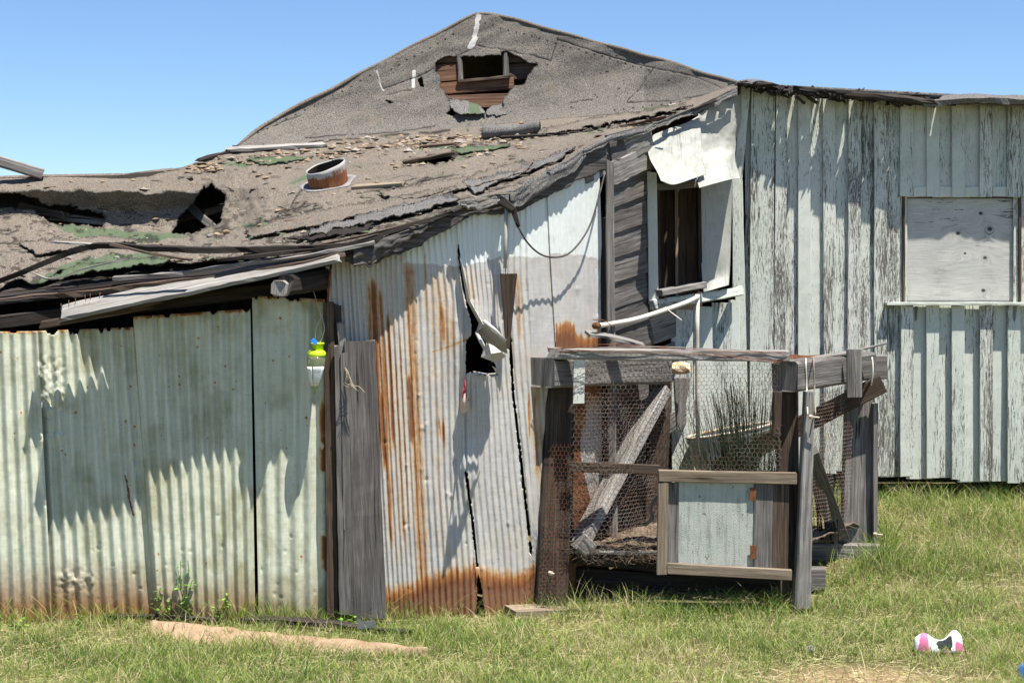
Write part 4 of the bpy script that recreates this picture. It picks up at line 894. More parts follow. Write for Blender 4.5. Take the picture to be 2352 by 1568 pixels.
# flat roof further back
XB = np.array([[1700, 2700]] * 2); 
Pb = np.array([[((x - CX) / F * 12.95, Yq, ZC - (float(interp([(1700, 196), (2700, 250)], x)) - 6 - HY) / F * 12.76 + zz) for x in (1695, 1900, 2110, 2352, 2700)] for Yq, zz in ((13.09, .028), (16.5, -.02))])
grid('flat_roof', Pb, M['roofg'], gab, solid=.03)
a = Acc()
for i in range(9):
    x0 = 1695 + i * 48; x1 = x0 + random.uniform(60, 110)
    yy0 = float(interp([(1700, 196), (1845, 214), (2000, 226), (2110, 236), (2200, 240)], x0)); 
    a.beam(U(x0, yy0 - random.uniform(2, 8), 12.78), U(x1, yy0 + random.uniform(0, 4), 12.77), .03, .05, wd=(0, 0, 1), warp=.03, jag=.04, cham=.3)
a.beam(U(1832, 203, 12.78), U(1990, 224, 12.77), .03, .07, wd=(0, 0, 1), warp=.03, jag=.06, cham=.3)
for i in range(150):
    x0 = random.uniform(1700, 2130); yy0 = float(interp([(1700, 192), (1845, 210), (2000, 220), (2110, 226), (2200, 232)], x0)) + random.uniform(-3, 14); g = random.gauss(0, .35); L_ = random.uniform(6, 26)
    a.beam(U(x0, yy0, 12.76 + random.uniform(-.03, .03)), U(x0 + L_ * math.cos(g), yy0 + L_ * math.sin(g), 12.84), random.uniform(.008, .03), random.uniform(.005, .02), warp=.02, jag=.02, cham=.3, n=3)
a.beam(U(1950, 222, 12.77), U(2140, 240, 12.77), .055, .08, wd=(0, 0, 1), warp=.03, jag=.06, cham=.3)
a.make('rotten_fascia', M['dark'], gab)
strip('torn_roofing', [U(1696, 192, 12.8), U(1730, 186, 12.9), U(1766, 190, 12.95), U(1800, 202, 12.9)], .25, .012, M['roofg'], gab)
strip('torn_roofing', [U(1836, 203, 12.77), U(1866, 208, 12.76), U(1920, 209, 12.77), U(2000, 216, 12.77), U(2080, 218, 12.77), U(2160, 222, 12.78)], .06, .012, M['dark'], gab)
# rolled grey roofing edge at right
V = [U(x, y, 12.78) for x, y in [(2118, 236), (2150, 233), (2220, 226), (2290, 228), (2352, 230), (2500, 236), (2700, 240)]]
strip('roofing_roll_edge', V, .10, .045, M['roofg'], gab, wd=(0, 1, .4), w1=.14)

# --- closing walls (rear and sides, real enclosure so the insides are dark)
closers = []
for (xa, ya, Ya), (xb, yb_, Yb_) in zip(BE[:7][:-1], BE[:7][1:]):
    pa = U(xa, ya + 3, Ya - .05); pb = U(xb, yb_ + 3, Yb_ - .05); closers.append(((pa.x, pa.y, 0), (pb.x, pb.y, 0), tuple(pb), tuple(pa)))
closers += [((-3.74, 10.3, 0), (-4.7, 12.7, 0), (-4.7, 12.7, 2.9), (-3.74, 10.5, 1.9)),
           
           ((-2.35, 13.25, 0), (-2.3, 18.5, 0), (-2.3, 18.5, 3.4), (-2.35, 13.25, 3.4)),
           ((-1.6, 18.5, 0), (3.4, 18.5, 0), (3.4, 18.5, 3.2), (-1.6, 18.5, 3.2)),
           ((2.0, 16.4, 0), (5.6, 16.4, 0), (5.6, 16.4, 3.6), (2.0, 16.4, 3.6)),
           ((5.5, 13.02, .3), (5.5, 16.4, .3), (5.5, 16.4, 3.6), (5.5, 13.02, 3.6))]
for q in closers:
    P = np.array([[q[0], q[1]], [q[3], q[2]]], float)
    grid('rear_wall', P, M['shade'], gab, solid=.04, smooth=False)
# unseen-light stop: dark panel added behind the wall foot so the crawlspace stays black
beam('crawlspace_blocker', U(1700, 1110, 13.6), U(2700, 1130, 13.6), .9, .05, M['shade'], gab, wd=(0, 0, 1))

# ================================================================== loose things on the roofs
vp = empty('roof_vent_pipe', on_roof(752, 425)); tag(vp, 'short stub of rusty pipe with white rim on the sloping roof', 'vent pipe')
c0 = on_roof(754, 424, -.02); axis = np.array([-.12, -.42, 1.]); axis /= np.linalg.norm(axis); hgt = .17; r = .15
def vpmat():
    T = NT('rusty_white_pipe'); uv = T.n("ShaderNodeUVMap", uv_map="UVMap").outputs[0]; s_ = T.n("ShaderNodeSeparateXYZ", {0: uv}).outputs[0]
    n = T.noise(T.m3(uv, sc=(20, 20, 1)), 1, 6, .7); n2 = T.noise(T.m3(uv, sc=(8, 50, 1)), 1, 6, .7)
    c = T.mix(T.mr(n2, .3, .7), (.30, .12, .045), (.12, .04, .018)); c = T.mix(T.mr(T.math('MULTIPLY_ADD', n, .12, s_), .18, .195), c, (.36, .355, .34))
    return T.fin(c, .7, T.bump(n, .3, .003))
e1 = np.cross(axis, (0, 1, 0)); e1 /= np.linalg.norm(e1); e2 = np.cross(axis, e1)
Pp = np.array([[c0 + axis * h_ + (-e1 * math.cos(g) * r - e2 * math.sin(g) * r) * (1 + .03 * math.sin(3 * g + 1) + .015 * math.sin(7 * g)) + axis * (.03 * math.cos(g + .3) if h_ > .1 else .0) + np.array([0, 0, -.09 * (h_ < .02)]) for g in np.linspace(0, 2 * math.pi, 41)] for h_ in (0, .05, .1, .14, hgt)])
uvp = np.array([[(h_, g * .16) for g in np.linspace(0, 2 * math.pi, 41)] for h_ in (0, .05, .1, .14, hgt)])
grid('pipe', Pp, vpmat(), vp, uv=uvp, solid=.004)
grid('pipe_inside_shade', (Pp - c0 - axis * .09) * .965 + c0 + axis * .085, M['shade'], vp, solid=0)  # near-black inner tube, shade inside the pipe put into its colour
Pc = []
for rr_i in (.13, .165, .185):
    row = []
    for g in np.linspace(0, 2 * math.pi, 41):
        px_ = 754 + math.cos(g) * rr_i * 340 * (1 + .08 * math.sin(5 * g)); py_ = 424 - math.sin(g) * rr_i * 90 - math.cos(g) * rr_i * 55
        row.append(on_roof(px_, py_, .012 if rr_i < .23 else .004))
    Pc.append(row)
grid('flashing_collar', np.array(Pc), M['greypatch'], vp, uv=np.array(Pc)[..., :2], solid=.004)
def roofthing(name, label, cat, p0, p1, w, t, m, up=.02, group=None, **k):
    o = beam(name, on_roof(*p0, up), on_roof(*p1, up), w, t, M[m], None, wd=(0, 1, .3), **k); return tag(o, label, cat, group)
roofthing('broken_board', 'long broken board with whitish top at the left of the gravel', 'board', (522, 352), (745, 342), .10, .028, 'silver', .03, warp=.02, jag=.03)
roofthing('broken_board', 'short dark stick among the gravel under the gable', 'board', (968, 340), (1046, 336), .04, .025, 'brown', .02, warp=.01, jag=.02)
roofthing('broken_board', 'small white-edged board lying to the right of the vent pipe', 'board', (812, 440), (928, 428), .06, .025, 'tan', .02, warp=.01, jag=.02)
roofthing('broken_board', 'dark splintered board beside the hole in the middle of the roof', 'board', (930, 380), (1048, 362), .05, .03, 'brown', .025, warp=.02, jag=.02)
roofthing('broken_board', 'thin dark stick in front of the rolled scrap', 'board', (1150, 318), (1330, 304), .035, .018, 'dark', .02, warp=.01, jag=.02)
roofthing('broken_board', 'small board lying over the hole near the lower roof edge', 'board', (652, 514), (712, 508), .03, .02, 'red', .02)
roofthing('timber_offcut', 'mossy splinter of wood at the left end of the gravel', 'board', (455, 372), (540, 352), .09, .02, 'dark', .015, warp=.02, jag=.04)
bt = beam('roof_timber', U(-70, 350, 12.3), U(98, 401, 12.5), .085, .09, M['gray'], wd=(0, 0, 1)); tag(bt, 'square weathered timber slanting over the ridge at the upper left', 'beam')
roll = []
for i in range(15):
    x = 1110 + i * 9.3; row = []
    for j in range(22):
        g = -2.4 + j / 21 * 5.0; rr_i = .062 + .006 * math.sin(i * .6) - .012 * (i / 14)
        row.append(on_roof(x, 318 - (i * .9), .05) + np.array([.1 * (j / 21 - .5) * .3, math.sin(g) * rr_i * 1.6, math.cos(g) * rr_i]))
    roll.append(row)
tag(grid('roofing_scrap', np.array(roll), M['roofg'], None, solid=.01), 'curled scrap of grey roofing lying below the gable', 'roofing scrap')
def stone_mesh(n, mat, s):
    rs = np.random.default_rng(s); import bmesh
    bm = bmesh.new(); bmesh.ops.create_icosphere(bm, subdivisions=2, radius=.5)
    for v_ in bm.verts:
        f = 1 + .45 * (float(fbm(v_.co.x * 2 + s, v_.co.y * 2 + v_.co.z * 1.3, 3, s)) - .5) * 2; v_.co = Vector((v_.co.x * 1.25, v_.co.y, v_.co.z * .6)) * f
    me = bpy.data.meshes.new(n); bm.to_mesh(me); bm.free(); me.materials.append(mat); return me
SMs = [stone_mesh('stone', M['stone'], 1), stone_mesh('stone', M['stonegray'], 2), stone_mesh('stone', M['stone'], 3)]
def put_stone(p, s, me):
    o = bpy.data.objects.new('stone', me); scene.collection.objects.link(o); o.location = p; o.scale = (s, s * random.uniform(.7, 1), s * random.uniform(.7, 1)); o.rotation_euler = (random.uniform(-.3, .3), random.uniform(-.3, .3), random.uniform(0, 6.3)); return o
big = [((968, 372), .10, 'tan stone resting beside the dark stick, right of the gravel'), ((942, 375), .07, 'tan stone just left of the biggest one beside the dark stick'), ((1052, 342), .05, 'pebble at the right tip of the short dark stick under the gable'),
       ((412, 605), .10, 'largest tan stone near the lower left roof edge'), ((268, 598), .05, 'small pebble lying on the twig at the lower left roof edge'), ((455, 600), .045, 'reddish pebble right of the large stone on the lower left roof edge'),
       ((236, 418), .06, 'round pebble on the left ridge, right one of the pair above the long hole'), ((165, 419), .045, 'round pebble on the left ridge, left one of the pair above the long hole'), ((500, 541), .07, 'middle one of the three rubble stones at the right foot of the big hole'), ((520, 538), .09, 'right one of the three rubble stones at the right foot of the big hole'), ((484, 545), .08, 'left one of the three rubble stones at the right foot of the big hole'),
       ((610, 410), .06, 'dark stone alone on the roof left of the vent pipe'), ((866, 428), .06, 'tan stone lying on the small board right of the vent pipe'), ((845, 413), .05, 'brown stone between the vent pipe and the small board'), ((768, 449), .04, 'small pebble right in front of the vent pipe foot'), ((896, 452), .05, 'pebble below the right end of the small board'), ((380, 395), .05, 'pebble on the left ridge just before the gravel begins'), ((300, 480), .03, 'tiny pebble stuck on the steep drop between the two holes'), ((597, 518), .05, 'pebble on the roof left of the small dark hole')]
for i, ((x, y), s_, lab) in enumerate(big):
    tag(put_stone(on_roof(x, y, s_ * .2), s_ * .8, SMs[[0, 0, 2, 0, 1, 2][i % 6]]), lab, 'stone', 'loose stones on the lean-to roof')
# splinters and felt crumbs as one mass
Vd = []; Fd = []; rd = []
for k in range(900):
    q = random.random()
    if q < .6:
        c_k = random.choice(CRACKS + [[(560, 575), (900, 530), (1060, 470), (1300, 375)], [(200, 610), (600, 600), (760, 575)]]); j = random.randrange(len(c_k) - 1); f = random.random()
        x = c_k[j][0] + (c_k[j + 1][0] - c_k[j][0]) * f + random.gauss(0, 10); y = c_k[j][1] + (c_k[j + 1][1] - c_k[j][1]) * f + random.gauss(0, 6)
    else: x = random.uniform(0, 1600); y = interp(FE, x) + (interp(BE, x) - interp(FE, x)) * random.uniform(.05, .9)
    if y < interp(BE, x) + 3 or y > interp(FE, x) + 4 or any(bool(inpoly(np.array(x * 1.), np.array(y * 1.), H)) for H in (HOLE_A, HOLE_B, HOLE_C, HOLE_D)): continue
    L_ = abs(random.gauss(0, .03)) + .01; w_ = random.uniform(.003, .012); g = random.gauss(.2, .5); c = on_roof(x, float(y), .006 + random.uniform(0, .012)); d = np.array([math.cos(g), math.sin(g) * .8, random.gauss(.05, .12)]) * L_; sd = np.array([-math.sin(g), math.cos(g), .1]) * w_; up = np.array([0, 0, w_ * .8])
    o_ = len(Vd); Vd += [c - d - sd * .3, c - d * .7 + sd, c + d + sd * .4, c + d * .8 - sd, c - d * .6 + up, c + d * .5 + up * .8]
    Fd += [[o_, o_ + 3, o_ + 5, o_ + 4], [o_ + 1, o_ + 4, o_ + 5, o_ + 2], [o_, o_ + 4, o_ + 1], [o_ + 3, o_ + 2, o_ + 5], [o_, o_ + 1, o_ + 2, o_ + 3]]; rd += [random.random()] * 6
Td = NT('roof_debris'); mdb = Td.fin(Td.ramp(Td.attr('rnd'), [(0, (.015, .013, .011)), (.5, (.06, .05, .04)), (.8, (.14, .12, .10)), (.95, (.07, .12, .05)), (1, (.3, .27, .23))]), .9)
tag(mk('roof_debris', Vd, Fd, mdb, attrs={'rnd': rd}), 'splinters and crumbs of torn felt strewn over the sagging roof', 'debris', kind='stuff')
# gravel as one mass
Vg = []; Fg = []; base = np.array([(math.cos(a_) * 1.2, math.sin(a_), z_) for z_, n_ in ((0, 6),) for a_ in np.linspace(0, 6.283, 7)[:-1]] + [(0, 0, .6), (0, 0, -.4)])
fb = [[i, (i + 1) % 6, 6] for i in range(6)] + [[(i + 1) % 6, i, 7] for i in range(6)]
gr_ = []
for k in range(2400):
    q = random.random()
    if q < .78:
        x = random.uniform(430, 1240); yc = interp([(430, 388), (600, 380), (800, 352), (950, 330), (1100, 318), (1240, 305)], x); y = yc + random.gauss(0, 12)
    elif q < .88: x = random.uniform(900, 1230); y = interp([(900, 384), (1230, 338)], x) + random.gauss(0, 5)
    else: x = random.uniform(60, 1500); y = interp(FE, x) + (interp(BE, x) - interp(FE, x)) * random.uniform(.2, .95)
    if fbm(x * .02, y * .08, 3, 9) < .42: continue
    if y < interp(BE, x) + 4: y = interp(BE, x) + random.uniform(4, 12)
    if any(bool(inpoly(np.array(x * 1.), np.array(y * 1.), H)) for H in (HOLE_A, HOLE_B, HOLE_C, HOLE_D)): continue
    s_ = abs(random.gauss(0, .013)) + .006; c = on_roof(x, float(y), s_ * .3); g = random.uniform(0, 6.3); cg, sg = math.cos(g), math.sin(g)
    bb = (base + rng.normal(0, .22, (8, 3)) * [1, 1, .5]) * s_; bb = np.stack([bb[:, 0] * cg - bb[:, 1] * sg, bb[:, 0] * sg + bb[:, 1] * cg, bb[:, 2]], 1) + c
    o_ = len(Vg); Vg.extend(bb); Fg.extend([[i + o_ for i in f] for f in fb]); gr_ += [random.random()] * 8
T = NT('mixed_gravel'); cc = T.ramp(T.attr('rnd'), [(0, (.06, .05, .04)), (.35, (.15, .115, .08)), (.75, (.26, .185, .115)), (1, (.26, .24, .22))]); mgr = T.fin(cc, .9)
tag(mk('gravel', Vg, Fg, mgr, attrs={'rnd': gr_}), kind='stuff', label='scattered tan gravel across the sagging roof below the gable', cat='gravel')

# ================================================================== things hung on the walls
cb = tube('hanging_cable', spline([U(1172, 476, 10.35), U(1186, 512, 10.36), U(1210, 555, 10.4), U(1240, 583, 10.48), U(1272, 591, 10.6), U(1305, 583, 10.7), U(1335, 552, 10.82), U(1358, 510, 10.92), U(1376, 450, 11.0), U(1388, 402, 11.08)], 8), .0065, M['cable'])
tag(cb, 'thin dark cable looping between the pipe bracket and the narrow corner post', 'cable')
pp = tube('drain_pipe', spline([U(1370, 748, 10.9), U(1402, 744, 11.05), U(1460, 733, 11.3), U(1527, 712, 11.65), U(1575, 695, 11.85), U(1603, 682, 11.95)], 6), .018, M['pvc'], n=10)
pw = empty('white_pipe', U(1600, 690, 11.95)); tag(pw, 'bent white plastic pipe sloping below the window and dropping down', 'pipe')
pp.parent = pw; pp.matrix_parent_inverse = pw.matrix_basis.inverted(); pp.name = 'pipe_run'
tube('downpipe', [U(1602, 676, 11.95), U(1601, 760, 11.98), U(1602, 900, 12.0), U(1604, 1060, 12.02)], .017, M['pvc'], pw, n=10)
tube('pipe_end', [U(1366, 748, 10.88), U(1374, 748, 10.92)], .024, M['rust'], pw, n=10)
tube('wire_tie', spline([U(1528, 705, 11.6), U(1540, 716, 11.55), U(1556, 728, 11.5), U(1566, 736, 11.5)], 4), .004, M['pvc'], pw)
tube('wire_tie', spline([U(1362, 734, 10.85), U(1385, 735, 10.9), U(1398, 742, 10.95), U(1405, 750, 11.0)], 4), .003, M['rustwire'], pw)
# wasp trap
wt = empty('wasp_trap', U(722, 905, 10.12)); tag(wt, 'lime-green and clear insect trap hanging from a cord by the corner planks', 'insect trap')
def lathe(name, cx_, prof, Y, mat, parent, tilt=0., n=20, arc=None, smooth=True):
    rows = []
    for (y, rpx) in prof:
        c = np.array(U(cx_ + tilt * (y - prof[0][0]), y, Y)); r_ = rpx / F * Y; a0, a1 = arc or (0, 2 * math.pi)
        rows.append([c + np.array([math.cos(g) * r_, math.sin(g) * r_, 0]) for g in np.linspace(a0, a1, n + 1)])
    return grid(name, np.array(rows), mat, parent, uv=np.array(rows)[..., [0, 2]], solid=.0012, smooth=smooth)
lime = plain('lime_plastic', (.50, .72, .02), .35, var=.15, scale=30)
T = NT('clear_plastic'); T.set(T.b.inputs['Base Color'], (.78, .85, .55, 1)); T.b.inputs['Roughness'].default_value = .15; T.b.inputs['Transmission Weight'].default_value = .85; T.b.inputs['IOR'].default_value = 1.2; clear = T.m
bluep = plain('blue_plastic', (.03, .25, .75), .4, var=.1)
lab_m = plain('white_label', (.78, .79, .78), .5, var=.08)
lathe('trap_cap', 730, [(786, 2), (787, 15), (790, 15.5), (791, 13), (804, 12)], 10.1, lime, wt)
lathe('trap_shoulder', 728, [(803, 12), (806, 18), (810, 21), (816, 21), (818, 20.5)], 10.1, lime, wt, -.02)
lathe('trap_body', 727, [(818, 20.5), (838, 20.5), (850, 19), (870, 14), (888, 8), (900, 3), (905, .8)], 10.1, clear, wt, -.05)
lathe('trap_funnel', 729, [(808, 12), (816, 9), (828, 5)], 10.1, lime, wt, 0)
for a0, a1 in ((3.3, 4.35), (4.5, 5.9)):
    lathe('trap_label', 726, [(841, 20.9), (850, 19.7), (860, 17.6), (870, 14.8), (886, 9.4)], 10.1, lab_m, wt, -.05, arc=(a0, a1), n=8)
txt = ([], [], [])
for i in range(9):
    y = 846 + i * 4.2; r_ = float(np.interp(y, [841, 850, 870, 886], [21.3, 20.1, 15.2, 9.8])) / F * 10.1; c = np.array(U(726 - .05 * (y - 841), y, 10.1))
    g0, g1 = 4.6, 5.5; tube('', [c + np.array([math.cos(g) * r_, math.sin(g) * r_, 0]) for g in np.linspace(g0, g1 - random.uniform(0, .2), 6)], .0006, None, n=4, acc=txt)
for (y, g0, g1) in ((845, 3.9, 4.15), (848, 3.9, 4.15), (857, 3.5, 3.8)):
    r_ = float(np.interp(y, [841, 850, 870, 886], [21.3, 20.1, 15.2, 9.8])) / F * 10.1; c = np.array(U(726 - .05 * (y - 841), y, 10.1)); tube('', [c + np.array([math.cos(g) * r_, math.sin(g) * r_, 0]) for g in np.linspace(g0, g1, 6)], .0012, None, n=4, acc=txt)
mk('label_print', txt[0], txt[1], M['cable'], wt)
cr = ([], [], [])
for k in range(10):
    for sg in (1, -1):
        g0 = 3.3 + k * .28; tube('', [np.array(U(727, 819 + 20 * f, 10.1)) + np.array([math.cos(g0 + sg * .8 * f) * .0595, math.sin(g0 + sg * .8 * f) * .0595, 0]) for f in np.linspace(0, 1, 6)], .0005, None, n=3, acc=cr)
mk('body_netting', cr[0], cr[1], M['cable'], wt)
beam('blue_tab', U(717, 780, 10.05), U(726, 788, 10.05), .026, .012, bluep, wt)
tube('cord', spline([U(735, 716, 10.2), U(738, 727, 10.16), U(726, 752, 10.1), U(724, 784, 10.1)], 5), .0022, M['pvc'], wt, n=5)
tube('cord', spline([U(739, 727, 10.15), U(745, 752, 10.1), U(742, 770, 10.1), U(735, 786, 10.1)], 5), .0022, M['pvc'], wt, n=5)
tube('cord', [U(712, 640, 10.2), U(728, 695, 10.2), U(738, 727, 10.15)], .0015, M['pvc'], wt, n=4)
# dry twine knot on wide board
tk = empty('twine_knot', U(802, 880, 10.16)); tag(tk, 'knot of dried twine and vine nailed to the wide grey board', 'twine')
tube('twine', spline([U(792, 845, 10.16), U(798, 852, 10.13), U(805, 870, 10.12), U(812, 885, 10.1), U(825, 888, 10.08), U(838, 902, 10.06)], 5), .004, M['rope'], tk, r1=.003)
for i in range(6):
    tube('twine', spline([U(803, 880, 10.13), U(798 - i * 2, 862 + i * 4, 10.1), U(794 + i * 3, 848 + i * 9, 10.12), U(806, 876 + i, 10.1), U(798 + i * 5, 884 + i * 3, 10.08)], 5), .0018, M['rope'], tk, n=5)
# red net bait bag
rn_ = empty('red_twine_bundle', U(1068, 900, 10.36)); tag(rn_, 'faded red string bundle hanging under the torn hole in the rusty wall', 'twine')
redm = plain('faded_red_string', (.42, .05, .07), .8, var=.5, scale=40); palem = plain('faded_pink_cloth', (.62, .48, .40), .9, var=.3, scale=30)
for i in range(9):
    x = 1068 + random.uniform(-4, 4); tube('string', spline([U(1068, 868 + i * 2, 10.36), U(x + random.uniform(-4, 4), 885 + i * 3, 10.32), U(x, 900 + i * 4, 10.34), U(x + random.uniform(-7, 9), 912 + i * 4, 10.34)], 4), .003, redm, rn_, n=5)
patch('cloth_scrap', [[(1062, 898, 10.35), (1070, 896, 10.33), (1076, 905, 10.35)], [(1057, 925, 10.35), (1066, 922, 10.31), (1078, 930, 10.35)], [(1058, 946, 10.36), (1066, 950, 10.34), (1074, 944, 10.36)]], palem, rn_)

# ================================================================== HUTCH
hu = empty('hen_hutch', U(1540, 1385, 10.7)); tag(hu, 'skewed open hutch of grey timbers and chicken wire standing before the sheds', 'hutch')
def hb(nm, p0, p1, w, t, m, lab=None, **k):
    o = beam(nm, U(*p0), U(*p1), w, t, M[m], hu, **k)
    if lab: o['label'] = lab
    return o
Z = (0, 0, 1)
# side top beams run back to the right
hb('top_beam', (1240, 855, 10.54), (1510, 848, 11.70), .20, .25, 'gray', 'left top beam with cracked end', wd=Z, warp=.006, jag=.008, cham=.1)
hb('top_beam', (1802, 864, 10.56), (1985, 838, 11.75), .205, .19, 'gray', 'right top beam tied with white rope', wd=Z, warp=.006, jag=.006, cham=.1)
hb('front_rail', (1260, 812, 10.52), (1808, 816, 10.56), .075, .10, 'silver', None, wd=Z, warp=.012, jag=.02, bow=-.01)
hb('rear_rail', (1990, 842, 11.72), (2036, 842, 11.72), .18, .06, 'gray', None, wd=Z)
# posts
hb('post', (1286, 888, 10.78), (1266, 1392, 10.62), .20, .14, 'darkpost', 'dark left front post leaning inward', w1=.215, warp=.008, cham=.08)
hb('post', (1312, 925, 10.75), (1306, 1240, 10.72), .05, .08, 'dark')
hb('post', (1806, 900, 10.68), (1812, 1390, 10.62), .14, .09, 'brown', None, warp=.006, cham=.06)
hb('post', (1858, 898, 10.55), (1842, 1394, 10.50), .06, .12, 'silver', 'pale grey right front post', w1=.11, warp=.008)
hb('post', (1518, 872, 11.72), (1500, 1252, 11.72), .16, .16, 'brown', None, cham=.06)
hb('post', (1972, 896, 11.72), (1964, 1262, 11.70), .20, .10, 'gray', 'rear right post with saw-marked lower face', w1=.215, cham=.06)
hb('post', (2007, 925, 11.66), (2008, 1240, 11.66), .035, .12, 'gray')
hb('corner_strip', (1331, 822, 10.50), (1328, 926, 10.50), .075, .02, 'paintlow', 'pale peeling upright strip at the left end', peel=.3)
hb('corner_strip', (1785, 900, 10.5), (1782, 1000, 10.52), .06, .04, 'brown')
hb('upright_batten', (1962, 802, 11.10), (1962, 912, 11.10), .105, .03, 'gray')
hb('brace', (1520, 895, 11.62), (1330, 1250, 10.78), .15, .075, 'silver', 'sunlit diagonal brace on the left', wd=(-.8, .2, -.55), cham=.08)
hb('brace', (2028, 880, 11.56), (1640, 1078, 11.62), .135, .05, 'brown', 'long dark brace crossing the rear', cham=.08)
hb('brace', (1858, 1040, 10.78), (1932, 1242, 11.6), .125, .06, 'gray', None, wd=(1, .1, .35), cham=.08)
hb('mid_rail', (1306, 1072, 10.56), (1514, 1079, 10.56), .066, .03, 'brown', None, wd=Z)
hb('brace', (1566, 868, 12.0), (1560, 985, 12.0), .13, .05, 'silver', None, w1=.04)
# base
hb('base_beam', (1320, 1268, 10.75), (1860, 1330, 10.80), .14, .06, 'dark', None, wd=Z)  # front fascia, set deep and dark to help blacken the gap below
hb('base_beam', (1325, 1335, 10.95), (1850, 1372, 10.95), .20, .06, 'dark', None, wd=Z)  # extra dark board added to stand for the shade under the hutch
hb('base_beam', (1500, 1262, 11.60), (2018, 1270, 11.56), .145, .09, 'gray', 'rear base beam with sawn end showing', wd=Z)
hb('base_beam', (1770, 1330, 10.95), (1894, 1328, 10.95), .16, .10, 'gray', None, wd=Z)
hb('base_beam', (1328, 1240, 10.66), (1352, 1262, 10.7), .12, .09, 'silver', None, wd=Z, jag=.02)
a = Acc()
for i in range(7):
    f = i / 6; a.beam(U(1318 + f * 170, 1264 - f * 52, 10.72 + f * .95), U(1815 + f * 90, 1268 - f * 44, 10.75 + f * .9), .14, .02, wd=(0, 1, 0), warp=.012)
a.make('floor_board', M['silver'], hu)
Lp = np.linspace(0, 1, 60)
XS, FS = np.meshgrid(Lp, np.linspace(0, 1, 24))
Ps = Ua(1325 + XS * 480 + FS * 170, 1262 - FS * 50, 10.74 + FS * .92); Ps[..., 2] += .012 + .07 * sstep(.35, .7, fbm(XS * 14, FS * 5, 4, 4)) * fbm(XS * 30, FS * 14, 3, 5)
grid('straw_litter', Ps, M['straw'], hu, solid=.01)
st = ([], [], [])
for i in range(420):
    x, f = random.random(), random.random(); c = np.array(U(1318 + x * 490 + f * 170, 1262 - f * 50, 10.70 + f * .92)) + np.array([0, 0, random.uniform(0, .07)])
    if random.random() < .35: c = np.array(U(1320 + random.random() * 190, 1258 + random.random() * 30, 10.66)) 
    d = np.array([random.gauss(0, 1), random.gauss(0, .5), random.gauss(0, .35)]); d *= random.uniform(.03, .12) / np.linalg.norm(d); e = np.array([0, 0, random.uniform(-.03, .03)])
    tube('', [c - d, c + e, c + d], .0016, None, n=3, acc=st)
mk('straw_litter', st[0], st[1], M['straw'], hu)['kind'] = 'stuff'
# footing block
fb_ = beam('footing_board', U(1170, 1404, 10.42), U(1330, 1398, 10.62), .24, .055, M['tan'], wd=(0, 1, 0), jag=.01, cham=.06); tag(fb_, 'flat cut board lying under the left front post of the hutch', 'board')
bc = plain('broken_concrete', (.25, .24, .22), .9, scale=14)
# bolts and ropes
def bolt(x, y, Y, L=.05):
    tube('bolt', [U(x, y, Y), U(x, y, Y) + Vector((.016, -.012, 0))], .016, M['bolt'], hu, n=6, smooth=False)
    tube('bolt', [U(x, y, Y) + Vector((.01, -.01, 0)), U(x, y, Y) + Vector((L + .01, -.02, -.003))], .007, M['bolt'], hu, n=8)
bolt(1860, 957, 10.44); bolt(2008, 1226, 11.58); bolt(1262, 1315, 10.42, .02)
for xx_ in (1850, 1868):
    tube('rope_tie', spline([U(xx_, 826, 10.80), U(xx_ + 1, 824, 10.66), U(xx_ + 1, 840, 10.60), U(xx_ + 3, 895, 10.60), U(xx_ + 5, 952, 10.44)], 6), .0055, M['rope'] if xx_ > 1860 else M['pvc'], hu, n=6)
tube('rope_tie', spline([U(2003, 820, 11.2), U(2005, 850, 11.18), U(2001, 885, 11.2)], 4), .006, M['pvc'], hu)
strip('splinter', [U(1836, 828, 10.9), U(1900, 817, 11.1), U(1965, 806, 11.3), U(2036, 788, 11.5)], .06, .012, M['silver'], hu, w1=.01)
# door
dr = empty('door', U(1660, 1330, 10.46)); dr.parent = hu; dr.matrix_parent_inverse = hu.matrix_basis.inverted()
def db(nm, p0, p1, w, t, m, lab=None, **k):
    o = beam(nm, U(*p0), U(*p1), w, t, M[m], dr, **k)
    if lab: o['label'] = lab
    return o
YD = 10.44
db('door_rail', (1513, 1091, YD), (1828, 1098, YD), .078, .04, 'tan', None, wd=Z, warp=.003)
db('door_rail', (1533, 1304, YD), (1817, 1319, YD), .072, .04, 'tan', None, wd=Z, warp=.003)
db('door_stile', (1523, 1108, YD + .004), (1519, 1318, YD + .004), .07, .04, 'tan', warp=.003)
db('door_board', (1547, 1108, YD + .03), (1545, 1300, YD + .03), .075, .015, 'gray')
db('door_panel', (1645, 1102, YD + .028), (1643, 1302, YD + .028), .50, .018, 'flake', 'panel with flaking blue-green paint', peel=0, warp=.002, cham=.05)
db('door_board', (1753, 1108, YD + .022), (1750, 1306, YD + .022), .125, .018, 'gray')
db('door_board', (1794, 1108, YD + .022), (1791, 1308, YD + .022), .11, .018, 'brown')
for yy_ in (1136, 1268):
    db('hinge', (1730, yy_ - 15, YD - .002), (1730, yy_ + 14, YD - .002), .042, .006, 'rust', cham=.1)
